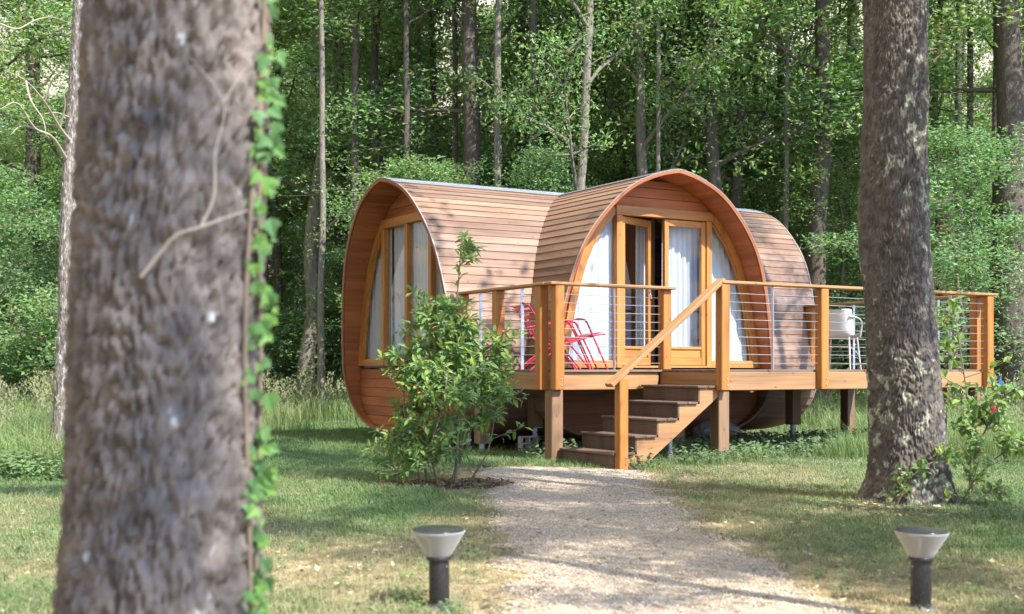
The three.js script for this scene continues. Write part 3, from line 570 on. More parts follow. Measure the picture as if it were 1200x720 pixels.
// ---------- white shell chairs ----------
function whiteChair(pos, turn, label) {
  const t = thing('shell_chair', label, 'chair', pos, turn, 'white chairs on the deck');
  // shell: rows along the section, columns across; +x is the way the sitter faces
  const sec = [[0.22, 0.425], [0.2, 0.445], [0.1, 0.45], [-0.05, 0.435], [-0.16, 0.44], [-0.21, 0.49], [-0.235, 0.6], [-0.26, 0.72], [-0.275, 0.79], [-0.285, 0.80]];
  const pts = curve(sec.map((p) => [p[0], p[1], 0]), 30), wid = (t2) => (t2 < 0.45 ? 0.23 : lerp(0.23, 0.205, (t2 - 0.45) / 0.55));
  const pos2 = [], idx = [], n = 14;
  pts.forEach((p, j) => { const t2 = j / 30, w = wid(t2) * (t2 > 0.93 ? 1 - (t2 - 0.93) * 2 : 1); for (let i = 0; i <= n; i++) { const s = i / n * 2 - 1, e = s * s * s * s; pos2.push(p.x + e * 0.075 * smooth(0.4, 0.6, t2), p.y + e * 0.05 * (1 - smooth(0.3, 0.55, t2)), s * w); } });
  for (let j = 0; j < 30; j++) for (let i = 0; i < n; i++) { const a = j * (n + 1) + i, b = a + 1, c = a + n + 1, d = c + 1; idx.push(a, c, b, b, c, d); }
  const g1 = geom(pos2, null, idx); g1.computeVertexNormals();
  const top = g1.toNonIndexed(), back = g1.toNonIndexed(); { const p = back.attributes.position, q = back.attributes.normal; for (let i = 0; i < p.count; i++) p.setXYZ(i, p.getX(i) - q.getX(i) * 0.008, p.getY(i) - q.getY(i) * 0.008, p.getZ(i) - q.getZ(i) * 0.008); }
  addMesh('shell', merge([top, back]), M.white, t);
  for (const [x, z] of [[0.15, 0.18], [0.15, -0.18], [-0.17, 0.17], [-0.17, -0.17]]) addMesh('leg', tube([V(x * 1.35, 0, z * 1.2), V(x, 0.435, z)], [0.011, 0.013], 8), M.white, t);
  addMesh('brace', tube(curve([[0.17, 0.2, 0.2], [0, 0.3, 0.12], [0, 0.3, -0.12], [0.17, 0.2, -0.2]], 12), 0.007, 6), M.white, t);
  for (const s of [-1, 1]) addMesh('armrest', tube(curve([[-0.24, 0.71, s * 0.2], [-0.16, 0.7, s * 0.25], [0.06, 0.66, s * 0.26], [0.14, 0.6, s * 0.25], [0.17, 0.44, s * 0.215]], 16), 0.011, 8), M.white, t);
}
{
  const w1 = toWorld(2.26, FL, 0.86), w2 = toWorld(2.6, FL, 1.75);
  whiteChair([w1.x, FL, w1.z], 1.0, 'white moulded chair behind the cable railing, between the cabin and the tree trunk');
  whiteChair([w2.x, FL, w2.z], 3.4, 'white moulded chair on the deck, mostly hidden by the lichen-spotted tree trunk');
}
// ---------- bollard lamps ----------
function bollard(x, z, label, lean) {
  const t = thing('bollard_lamp', label, 'lamp', [x, gh(x, z), z], 0, 'path bollard lamps');
  t.rotation.z = lean;
  const lathe = (pts, n = 40) => new THREE.LatheGeometry(pts.map((p) => new THREE.Vector2(...p)), n);
  addMesh('base_plate', lathe([[0, -0.01], [0.075, -0.01], [0.075, 0.008], [0.07, 0.012], [0, 0.012]]), M.galv, t);
  addMesh('pole', lathe([[0.043, 0.012], [0.0445, 0.014], [0.0445, 0.214], [0.043, 0.216]]), M.black, t);
  for (let k = 0; k < 3; k++) { const a = k * 2.1 + x; addMesh('bolt', tube([V(Math.cos(a) * 0.06, 0.01, Math.sin(a) * 0.06), V(Math.cos(a) * 0.06, 0.022, Math.sin(a) * 0.06)], 0.006, 6), M.galv, t); addMesh('screw', tube([V(Math.cos(a + 1) * 0.043, 0.19, Math.sin(a + 1) * 0.043), V(Math.cos(a + 1) * 0.0465, 0.19, Math.sin(a + 1) * 0.0465)], 0.004, 6), M.steel, t); }
  addMesh('collar', lathe([[0, 0.216], [0.054, 0.216], [0.055, 0.219], [0.055, 0.229], [0.053, 0.232], [0, 0.232]]), M.black, t);
  const lp = [[0.05, 0.232]]; for (let k = 0; k <= 12; k++) { const f = k / 12; lp.push([0.053 + 0.059 * f + (k % 2 ? 0.0016 : 0), 0.236 + 0.098 * f]); } lp.push([0.115, 0.338], [0.113, 0.342]);
  addMesh('lens', lathe(lp, 48), M.lens, t);
  addMesh('diffuser', lathe([[0.02, 0.233], [0.035, 0.24], [0.06, 0.31], [0.058, 0.33], [0, 0.332]]), M.galv, t);
  addMesh('cap', lathe([[0, 0.343], [0.108, 0.341], [0.1125, 0.343], [0.113, 0.3465], [0.108, 0.35], [0, 0.353]]), M.solar, t);
  return t;
}
const b1 = bollard(-0.314, -5.25, 'black bollard lamp', 0.01);
b1.userData.label = 'black bollard lamp with a small worn sticker at the foot of its pole';
b1.rotation.x = 0.02;
{ const cv = document.createElement('canvas'); cv.width = 128; cv.height = 64; const g = cv.getContext('2d'); g.fillStyle = '#17181a'; g.fillRect(0, 0, 128, 64); g.strokeStyle = '#8b8f92'; g.lineWidth = 5; g.beginPath(); g.moveTo(14, 48); g.lineTo(40, 22); g.lineTo(52, 40); g.lineTo(64, 14); g.lineTo(76, 40); g.lineTo(90, 24); g.lineTo(114, 48); g.stroke(); g.fillStyle = '#7d8184'; g.fillRect(22, 48, 84, 5);
  const tx = new THREE.CanvasTexture(cv); tx.colorSpace = THREE.SRGBColorSpace;
  const pos = [], uv = [], idx = []; for (let i = 0; i <= 8; i++) { const a = lerp(-0.55, 0.55, i / 8) + 0.15; for (const j of [0, 1]) { pos.push(Math.sin(a) * 0.0452, 0.016 + j * 0.03, Math.cos(a) * 0.0452); uv.push(i / 8, j); } } for (let i = 0; i < 8; i++) { const a = i * 2; idx.push(a, a + 2, a + 1, a + 1, a + 2, a + 3); } const gg = geom(pos, uv, idx); gg.computeVertexNormals();
  addMesh('sticker', gg, new THREE.MeshStandardMaterial({ map: tx, roughness: 0.5, name: 'sticker' }), b1); }
bollard(1.797, -5.33, 'black bollard lamp with frosted cone standing in dry grass before the lichen-spotted tree', -0.012);

// ---------- leaves and trees ----------
class Leaves {
  constructor() { this.pos = []; this.col = []; }
  // kite leaf folded on its midrib: base p, direction d, side s, length L, width w
  add(p, d, s, L, w, c, droop = 0.15) {
    const n = V(0, 0, 0).crossVectors(d, s);
    const tip = p.clone().addScaledVector(d, L).addScaledVector(n, -droop * L), a = p.clone().addScaledVector(d, L * 0.55).addScaledVector(s, w / 2).addScaledVector(n, 0.12 * w), b = p.clone().addScaledVector(d, L * 0.55).addScaledVector(s, -w / 2).addScaledVector(n, 0.12 * w);
    for (const q of [p, a, tip, p, tip, b]) { this.pos.push(q.x, q.y, q.z); this.col.push(c[0], c[1], c[2]); }
  }
  geo() { return geom(this.pos, null, null, this.col); }
}
const rdir = (r) => { const z = rr(r, -1, 1), a = r() * 6.283, q = Math.sqrt(1 - z * z); return V(q * Math.cos(a), z, q * Math.sin(a)); };
function leafTone(r, warm = 0.25) { const k = rr(r, 0.55, 1.4), y = r() < warm ? rr(r, 1.1, 1.55) : rr(r, 0.8, 1.1); return [k * y, k, k * rr(r, 0.6, 1.15)]; }
function cluster(L, r, c, rad, flat, n, size, tone) {
  for (let i = 0; i < n; i++) {
    const u = rdir(r), q = Math.cbrt(r()); const p = c.clone().add(V(u.x * rad * q, u.y * rad * flat * q, u.z * rad * q));
    const d = rdir(r); d.y = d.y * 0.5 - 0.12; d.normalize();
    const up = V(rr(r, -0.6, 0.6), 1, rr(r, -0.6, 0.6)).normalize(); const s = V(0, 0, 0).crossVectors(d, up).normalize();
    const t = leafTone(r); const z = size * rr(r, 0.7, 1.25);
    L.add(p, d, s, z, z * rr(r, 0.5, 0.66), [t[0] * tone[0], t[1] * tone[1], t[2] * tone[2]]);
  }
}
function treeShape(o) {
  const r = rng(o.seed), wood_ = [], L = new Leaves(); const n = 14, pts = [], rad = [];
  let wx = 0, wz = 0; const lx = o.lean?.[0] ?? rr(r, -0.03, 0.03), lz = o.lean?.[1] ?? rr(r, -0.03, 0.03);
  for (let i = 0; i <= n; i++) { const t = i / n; wx += rr(r, -1, 1) * o.wander; wz += rr(r, -1, 1) * o.wander; pts.push(V(lx * t * o.h + wx, t * o.h - 0.15, lz * t * o.h + wz)); rad.push(o.r * (1 - t) ** 0.8 * (1 + 0.5 * Math.exp(-t * o.h * 2.2)) + 0.012); }
  const cv = new THREE.CatmullRomCurve3(pts);
  wood_.push(tube(cv.getPoints(36), [...Array(37)].map((_, i) => { const t = i / 36 * n, k = Math.floor(t); return lerp(rad[k], rad[Math.min(n, k + 1)], t - k); }), 10, false));
  const at = (t) => cv.getPoint(t), radAt = (t) => o.r * (1 - t) ** 0.8 + 0.012;
  const tone = o.tone ?? [1, 1, 1];
  let az = r() * 6.28;
  const tips = [];
  for (let k = 0; k < o.limbs; k++) {
    const t = lerp(o.base / o.h, 0.97, Math.pow((k + r() * 0.6) / o.limbs, 0.9)); az += 2.4 + rr(r, -0.4, 0.4);
    const p0 = at(t), len = o.spread * (o.round ? Math.sin(Math.PI * lerp(0.28, 0.95, (t - o.base / o.h) / (1 - o.base / o.h))) : 1 - 0.6 * t) * rr(r, 0.65, 1.15);
    const dir = V(Math.cos(az), rr(r, 0.1, 0.75), Math.sin(az)).normalize(); const q = [p0]; let d = dir.clone(), p = p0.clone();
    for (let i = 0; i < 5; i++) { d.add(V(rr(r, -0.25, 0.25), rr(r, -0.16, 0.26), rr(r, -0.25, 0.25))).normalize(); p = p.clone().addScaledVector(d, len / 5); q.push(p); }
    const r0 = Math.min(radAt(t) * 0.45, 0.014 + len * 0.012);
    wood_.push(tube(q, q.map((_, i) => r0 * (1 - i / 5.6)), 6, false));
    for (let i = 2; i <= 5; i++) for (let j = 0; j < o.subs; j++) {
      const sd = V(rr(r, -1, 1), rr(r, -0.35, 0.6), rr(r, -1, 1)).normalize(), sl = len * rr(r, 0.16, 0.36) + 0.2; const e = q[i].clone().addScaledVector(sd, sl);
      const mid = q[i].clone().lerp(e, 0.5).add(V(0, 0.06, 0));
      wood_.push(tube([q[i], mid, e], [r0 * 0.32 + 0.003, r0 * 0.2 + 0.003, 0.003], 4, false));
      tips.push(e, mid);
    }
    tips.push(q[5], q[4]);
  }
  const per = Math.round(o.leaves / tips.length);
  for (const e of tips) { const cl = e.clone().add(V(rr(r, -0.2, 0.2), rr(r, -0.15, 0.15), rr(r, -0.2, 0.2))); const b = rr(r, 0.85, 1.15); cluster(L, r, cl, o.clump * rr(r, 0.6, 1.25), 0.5, Math.round(per * rr(r, 0.6, 1.4)), o.leaf, [tone[0] * b, tone[1] * b, tone[2] * b]); }
  for (let k = 0; k < (o.epicormic ?? 0); k++) { const t = rr(r, 0.08, 0.9) * o.base / o.h, p = at(t).add(V(rr(r, -0.4, 0.4), 0, rr(r, -0.4, 0.4))); cluster(L, r, p, 0.35, 0.8, 30, o.leaf * 0.85, tone); }
  return { trunk: merge(wood_), crown: L.geo() };
}
const tall = [
  { seed: 11, h: 19, r: 0.21, base: 5.2, spread: 4.6, limbs: 17, subs: 3, leaves: 20400, clump: 0.72, leaf: 0.117, wander: 0.06, epicormic: 14 },
  { seed: 12, h: 17, r: 0.17, base: 4.0, spread: 4.0, limbs: 16, subs: 3, leaves: 19550, clump: 0.68, leaf: 0.113, wander: 0.09, tone: [1.12, 1.05, 0.9], epicormic: 20 },
  { seed: 13, h: 21, r: 0.26, base: 6.0, spread: 5.2, limbs: 18, subs: 3, leaves: 22950, clump: 0.8, leaf: 0.121, wander: 0.07, tone: [0.85, 0.95, 1.0], epicormic: 10 },
  { seed: 14, h: 16, r: 0.13, base: 3.4, spread: 3.4, limbs: 15, subs: 3, leaves: 17000, clump: 0.62, leaf: 0.109, wander: 0.12, epicormic: 24 },
  { seed: 15, h: 20, r: 0.1, base: 8.2, spread: 2.8, limbs: 14, subs: 3, leaves: 11000, clump: 0.6, leaf: 0.11, wander: 0.05, lean: [0.012, 0.008], epicormic: 12 },
].map(treeShape);
const low = [
  { seed: 21, h: 7.5, r: 0.06, base: 1.3, spread: 2.6, limbs: 16, subs: 3, leaves: 18700, clump: 0.5, leaf: 0.090, wander: 0.09, round: true },
  { seed: 22, h: 9.5, r: 0.08, base: 1.6, spread: 3.0, limbs: 18, subs: 3, leaves: 22100, clump: 0.55, leaf: 0.094, wander: 0.1, round: true, tone: [1.2, 1.1, 0.9] },
  { seed: 23, h: 6.0, r: 0.05, base: 0.8, spread: 2.4, limbs: 15, subs: 3, leaves: 16150, clump: 0.48, leaf: 0.086, wander: 0.1, round: true, tone: [0.95, 1.05, 1.35] },
].map(treeShape);
const shrub = [
  { seed: 31, h: 2.0, r: 0.03, base: 0.25, spread: 1.5, limbs: 13, subs: 3, leaves: 7000, clump: 0.34, leaf: 0.09, wander: 0.07, round: true, tone: [0.9, 0.95, 0.9] },
  { seed: 32, h: 1.4, r: 0.02, base: 0.15, spread: 1.3, limbs: 12, subs: 3, leaves: 4200, clump: 0.3, leaf: 0.085, wander: 0.06, round: true, tone: [1.1, 1.05, 0.9] },
].map(treeShape);
function plant(name, shape, x, d, o) {
  const t = thing(name, o.label, o.category ?? 'tree', [x, gh(x, -d) - 0.02, -d], o.turn ?? 0, o.group);
  addMesh('trunk', shape.trunk, o.bark ?? M.bark, t); addMesh('crown', shape.crown, M.leaf, t);
  t.scale.set(o.sx ?? 1, o.s ?? 1, o.sx ?? 1);
  return t;
}
const px = (p, d) => (p - 600) / FPX * d;
const rt = rng(77);
// trunks that stand out in the photograph: [pixel x at mid height, distance, kind, thickness scale, height scale, turn, bark, label]
const marked = [
  [36, 34, 0, 15, 1.0, 0.3, M.bark, 'grey oak in long grass, behind the slender tree with a mossy foot'],
  [356, 28, 3, 19, 1.15, 5.2, M.barkPale, 'pale crooked oak standing in long grass beside the cabin'],
  [562, 25, 2, 21, 1.0, 1.0, M.bark, 'thick grey oak rising behind the wide roof of the cabin'],
  [606, 28, 1, 12, 1.15, 2.2, M.barkDark, 'dark oak rising behind the cabin roof, beside the thickest trunk'],
  [676, 23.5, 3, 10, 1.2, 4.1, M.barkPale, 'pale straight oak trunk where the two cabin roofs meet'],
  [718, 31, 0, 14, 1.1, 1.3, M.barkDark, 'dark forked oak in the shade behind the arched front roof'],
  [755, 24, 3, 11, 1.25, 0.4, M.barkPale, 'slim straight oak rising just behind the arched front roof'],
  [790, 26, 3, 9, 1.25, 3.3, M.barkDark, 'thin dark oak rising above the peak of the arched front roof'],
  [842, 24.5, 1, 15, 1.2, 5.7, M.bark, 'twin-stemmed oak, grey lighter stem, above the arched front roof'],
  [858, 25.2, 1, 13, 1.15, 2.9, M.barkDark, 'twin-stemmed oak, darker stem, above the arched front roof'],
  [958, 24.5, 1, 19, 1.15, 1.9, M.bark, 'grey oak rising behind the far rounded end of the cabin'],
  [1000, 30, 0, 15, 1.05, 4.4, M.barkDark, 'dark oak behind the deck railing, beside the lichen-spotted trunk'],
  [1108, 25, 3, 9, 1.0, 2.0, M.barkDark, 'thin dark sapling oak beyond the railed end of the deck'],
  [1198, 23, 2, 32, 1.0, 0.9, M.barkDark, 'stout dark oak with low limbs beyond the railed end of the deck'],
  [398, 33, 2, 15, 1.0, 2.6, M.barkDark, 'dark oak behind the pale crooked one, beside the cabin'],
  [455, 27, 3, 10, 1.15, 1.4, M.bark, 'slim oak rising behind the zinc ridge of the cabin'],
  [330, 31, 3, 8, 1.05, 2.7, M.bark, 'slim grey oak in the wood beside the pale crooked one'],
  [430, 34, 3, 8, 1.1, 4.9, M.barkPale, 'slim pale oak behind the rounded shoulder of the cabin'],
  [640, 30, 3, 7, 1.2, 0.9, M.bark, 'slim grey oak behind the valley between the two roofs'],
  [700, 27, 3, 6, 1.2, 5.5, M.barkDark, 'very thin dark oak behind the rising edge of the arched roof'],
  [815, 29, 3, 6, 1.2, 2.4, M.bark, 'very thin grey oak between the arched roof and the twin-stemmed oak'],
  [905, 28, 3, 9, 1.15, 3.6, M.barkDark, 'slim dark oak leaning above the far rounded end of the cabin'],
  [510, 29, 3, 9, 1.1, 0.2, M.barkDark, 'thin dark oak rising behind the middle of the zinc ridge'],
];
const tallR = [0.21, 0.17, 0.26, 0.13];
for (const [p, d, k, w, s, turn, bark, label] of marked) { plant('oak_tree', tall[k], px(p, d), d, { label, turn, bark, sx: clamp(w / 2 / FPX * d / (tallR[k] * 0.8), 0.45, 1.4), s }); }
// slim straight poles between the marked trunks
{ const rp = rng(808); let n = 0; for (let k = 0; k < 200 && n < 26; k++) { const p = rr(rp, 300, 1195), d = rr(rp, 23.5, 29); if (p > 985 && p < 1100) continue; const x = px(p, d); if (marked.some((m) => Math.abs(m[0] - p) < 14)) continue; marked.push([p, d]); n++; const pale = rp() < 0.15; plant('oak_tree', tall[4], x, d, { label: pale ? 'slim straight pale oak pole at the near edge of the wood' : 'slim straight grey oak pole at the near edge of the wood', group: pale ? 'slim pale oak poles' : 'slim grey oak poles', turn: rp() * 6.28, sx: rr(rp, 5, 8.5) / 2 / FPX * d / 0.085, s: rr(rp, 0.9, 1.15), bark: pale ? M.barkPale : M.bark }); } }
// the wood behind
const spots = marked.map((m) => [px(m[0], m[1]), m[1]]);
const far = (x, d, min) => spots.every((q) => Math.hypot(q[0] - x, q[1] - d) > min);
const clearOf = (x, d) => { // keep the lawn, cabin and deck free
  const lx = (x - CX) * Math.cos(TH) - (-d - CZ) * Math.sin(TH), lo = (x - CX) * Math.sin(TH) + (-d - CZ) * Math.cos(TH);
  return !(lx > -6.5 && lx < 6 && lo > -6.2);
};
let made = 0;
for (let k = 0; k < 900 && made < 66; k++) {
  const d = rr(rt, 27, 70), x = rr(rt, -0.52, 0.52) * d + rr(rt, -3, 3);
  const sp = 600 + x / d * FPX; if (!far(x, d, 2.9) || !clearOf(x, d) || (sp > 860 && sp < 1010 && rt() < 0.75)) continue;
  spots.push([x, d]); made++;
  const bk = Math.floor(rt() * 4), bn = ['grey', 'dark', 'dark', 'pale'][bk], kk = Math.floor(rt() * 4), kn = ['spreading', 'yellow-green', 'massive', 'slender'][kk];
  plant('oak_tree', tall[kk], x, d, { label: `${kn} oak with ${bn} bark among others in the wood behind the cabin`, group: `${kn} ${bn}-barked oaks of the wood`, turn: rt() * 6.28, sx: rr(rt, 0.75, 1.15), s: rr(rt, 0.85, 1.15), bark: [M.bark, M.barkDark, M.barkDark, M.barkPale][bk] });
}
made = 0; const spots2 = [];
for (let k = 0; k < 900 && made < 64; k++) {
  const d = rr(rt, 26.5, 48), x = rr(rt, -0.48, 0.48) * d;
  if (!clearOf(x, d) || spots2.some((q) => Math.hypot(q[0] - x, q[1] - d) < 2.4) || (px(300, d) < x && x < px(420, d) && d < 36)) continue;
  spots2.push([x, d]); made++;
  const lk = Math.floor(rt() * 3), ln = ['deep green', 'yellow-green', 'low blue-green'][lk];
  plant('young_tree', low[lk], x, d, { label: `bushy ${ln} young tree of the understorey in the wood`, group: `${ln} understorey of the wood`, turn: rt() * 6.28, sx: rr(rt, 0.85, 1.2), s: rr(rt, 0.8, 1.2), bark: M.twig });
}
for (const [p, d, k, sx, sv, turn, label] of [[490, 23.5, 0, 0.85, 0.68, 0.4, 'bushy young tree close behind the zinc ridge of the cabin'], [622, 24, 2, 0.8, 0.9, 4.0, 'blue-green young tree behind the valley of the two roofs'], [716, 26.5, 0, 0.75, 0.8, 5.1, 'bushy young tree behind the rising edge of the arched roof'], [810, 27, 2, 0.75, 1.0, 1.2, 'blue-green young tree above the peak of the arched roof'], [905, 26, 0, 0.8, 0.8, 3.0, 'bushy young tree behind the far rounded end of the cabin'], [1000, 25.5, 1, 0.8, 0.65, 0.7, 'bushy young tree behind the white chair and the railing'], [1130, 22, 2, 1.0, 0.9, 2.5, 'blue-green young tree beyond the railed end of the deck'], [436, 29.5, 2, 0.8, 0.95, 5.9, 'blue-green young tree beside the rounded shoulder of the cabin']]) plant('young_tree', low[k], px(p, d), d, { label, turn, sx, s: sv, bark: M.twig });
made = 0; const spots3 = [];
for (let k = 0; k < 900 && made < 60; k++) {
  const d = rr(rt, 25, 46), x = rr(rt, -0.48, 0.48) * d;
  if (!clearOf(x, d) || spots3.some((q) => Math.hypot(q[0] - x, q[1] - d) < 1.8)) continue;
  spots3.push([x, d]); made++;
  const sk = Math.floor(rt() * 2), sn = ['rounded dark green', 'low light green'][sk];
  plant('woodland_shrub', shrub[sk], x, d, { label: `${sn} shrub on the floor of the wood`, category: 'shrub', group: `${sn} shrubs of the wood`, turn: rt() * 6.28, sx: rr(rt, 0.8, 1.4), s: rr(rt, 0.8, 1.5), bark: M.twig });
}
// trees beside the clearing and behind the viewer, whose crowns dapple the lawn
for (const [x, d, k, s, turn, sx, label] of [
  [5.8, 4.7, 3, 0.62, 1.1, 0.66, 'small oak beside the gravel path whose crown dapples the gravel'],
  [5.0, 3.5, 3, 0.55, 2.1, 0.5, 'low oak standing by the path whose crown dapples its gravel'],
  [3.3, 3.5, 0, 0.6, 5.2, 0.36, 'narrow oak near the bollard lamp whose crown dapples the near lawn'],
  [4.5, 7.0, 0, 0.7, 3.9, 0.55, 'narrow oak beside the clearing whose crown dapples the lawn'],
  [3.0, -1.3, 3, 0.6, 3.0, 0.36, 'oak at the edge of the clearing shading the big ivy-clad trunk'],
  [8.4, 13.7, 2, 0.85, 2.2, 0.36, 'narrow oak beyond the railed end of the deck, outside the clearing'],
  [-9.2, 16.5, 2, 0.9, 0.2, 0.9, 'oak at the edge of the clearing beyond the mossy-footed tree'],
  [-10.5, 22, 1, 1.0, 4.0, 1.0, 'oak in long grass at the far edge of the lawn'],
  [13.5, 22, 0, 1.0, 2.0, 1.0, 'oak in the wood to the side of the deck'],
]) plant('clearing_oak', tall[k], x, d, { label, turn, s, sx });

// ---------- near trunks with real bark relief ----------
function nearTrunk(name, o) {
  const na = o.na, nh = o.nh, pos = [], idx = [], col = [], uv = [];
  for (let j = 0; j <= nh; j++) {
    const y = lerp(-0.1, o.h, j / nh), c = o.center(y), r = o.radius(y);
    for (let i = 0; i < na; i++) {
      const a = i / na * 6.28318, ca = Math.cos(a), sa = Math.sin(a), R = 0.27;
      const X = ca * R, Z = sa * R, w = fbm(X * 5, y * 2.5, Z * 5, 2) * 0.12;
      const f1 = Math.abs(n3((X + w) * 40, y * 12, (Z - w) * 40)), f2 = Math.abs(n3(X * 66 + 9, y * 34, (Z + w) * 66)), f3 = fbm(X * 3.2, y * 1.1, Z * 3.2 + o.seed, 3), plates = n3(X * 34, y * 24, Z * 34 + 4);
      let rel = smooth(0, 0.34, f1) * 0.55 + smooth(0, 0.34, f2) * 0.3 + plates * 0.28; const dr = (rel - 0.5) * o.relief + f3 * o.lump + (o.flare ? o.flare(a, y) : 0);
      const rad = r + dr; pos.push(c[0] + ca * rad, y, c[1] + sa * rad); uv.push(a * R, y);
      const lich = smooth(o.lich[0], o.lich[1], fbm(X * 13, y * 10, Z * 13 + o.seed * 3, 4) + o.lich[2] * fbm(X * 2, y * 0.9, Z * 2 + 8, 2) + 0.05 * rel) * smooth(0.2, 0.6, rel + 0.2);
      const tn2 = 0.8 + fbm(X * 14, y * 11, Z * 14 + 2, 3) * 0.9; const b = o.tone;
      col.push(lerp(b[0] * tn2, o.lichTone[0] * (0.8 + tn2 * 0.25), lich), lerp(b[1] * tn2, o.lichTone[1] * (0.8 + tn2 * 0.25), lich), lerp(b[2] * tn2, o.lichTone[2] * (0.8 + tn2 * 0.25), lich));
    }
  }
  for (let j = 0; j < nh; j++) for (let i = 0; i < na; i++) { const i2 = (i + 1) % na, a = j * na + i, b = j * na + i2, c = a + na, d = b + na; idx.push(a, c, b, b, c, d); }
  const g = geom(pos, uv, idx, col); g.computeVertexNormals(); return g;
}
// upper limbs and crown for a near tree whose crown is above the picture
function upper(o) { const s = treeShape(o); return s; }
const rootFlare = (n, ph, amp, h) => (a, y) => amp * Math.exp(-Math.max(0, y) / h) * (0.55 + 0.45 * Math.cos(n * a + ph));
const oakA = thing('oak_tree', 'big oak with blurred grey bark and ivy climbing one edge', 'tree', [-0.893, 0, -3.0]);
addMesh('trunk', nearTrunk('a', { na: 240, nh: 420, h: 4.6, seed: 1, relief: 0.034, lump: 0.02, center: (y) => [0.036 * y + 0.006 * Math.sin(y * 3), 0], radius: (y) => 0.232 - 0.008 * y + 0.06 * Math.exp(-y * 4), flare: rootFlare(4, 0.5, 0.08, 0.18), tone: [.195, .16, .13], lich: [0.36, 0.42, 0.2], lichTone: [.5, .5, .47] }), M.barkNear, oakA);
{ const s = upper({ seed: 41, h: 11, r: 0.2, base: 3.2, spread: 4.2, limbs: 14, subs: 3, leaves: 9000, clump: 0.6, leaf: 0.13, wander: 0.05, lean: [0.02, 0.01] }); const g = part('upper_limbs', oakA); g.position.set(0.15, 4.4, 0); addMesh('limb', s.trunk, M.bark, g); const c = addMesh('crown', s.crown, M.leaf, oakA); c.position.copy(g.position); }
const TX2 = 2.99 + 0.02, TZ2 = -9.35;
const oakB = thing('oak_tree', 'oak trunk spotted with pale green lichen standing before the deck', 'tree', [TX2, 0, TZ2]);
addMesh('trunk', nearTrunk('b', { na: 320, nh: 620, h: 5.6, seed: 5, relief: 0.022, lump: 0.05, center: (y) => [0.06 * Math.exp(-y * 1.2) - 0.02 * y + 0.02 * Math.sin(y * 2.1), 0], radius: (y) => 0.268 - 0.009 * y + 0.05 * Math.exp(-y * 2.5), flare: rootFlare(5, 2.4, 0.11, 0.16), tone: [.15, .126, .105], lich: [0.22, 0.30, 0.6], lichTone: [.36, .36, .26] }), M.barkNear, oakB);
{ const s = upper({ seed: 42, h: 9, r: 0.2, base: 2.6, spread: 4.2, limbs: 13, subs: 3, leaves: 7000, clump: 0.6, leaf: 0.13, wander: 0.05, lean: [0, 0] }); const g = part('upper_limbs', oakB); g.position.set(-0.1, 5.5, 0); addMesh('limb', s.trunk, M.bark, g); const c = addMesh('crown', s.crown, M.leaf, oakB); c.position.copy(g.position);
  // dead twig stubs on the bole
  const r = rng(4); for (let k = 0; k < 22; k++) { const y = rr(r, 1.9, 2.6) + (k % 3 === 0 ? rr(r, 0.6, 1.6) : 0), a = rr(r, -0.9, 1.0), p = V(Math.cos(a) * 0.26, y, Math.sin(a) * 0.26), d = V(Math.cos(a), rr(r, -0.4, 0.4), Math.sin(a)); addMesh('twig', tube([p, p.clone().addScaledVector(d, 0.07).add(V(0, rr(r, -.02, .03), 0)), p.clone().addScaledVector(d, rr(r, 0.1, 0.2)).add(V(rr(r, -.03, .03), rr(r, -.05, .06), 0))], [0.005, 0.004, 0.002], 5), M.twig, oakB); }
}
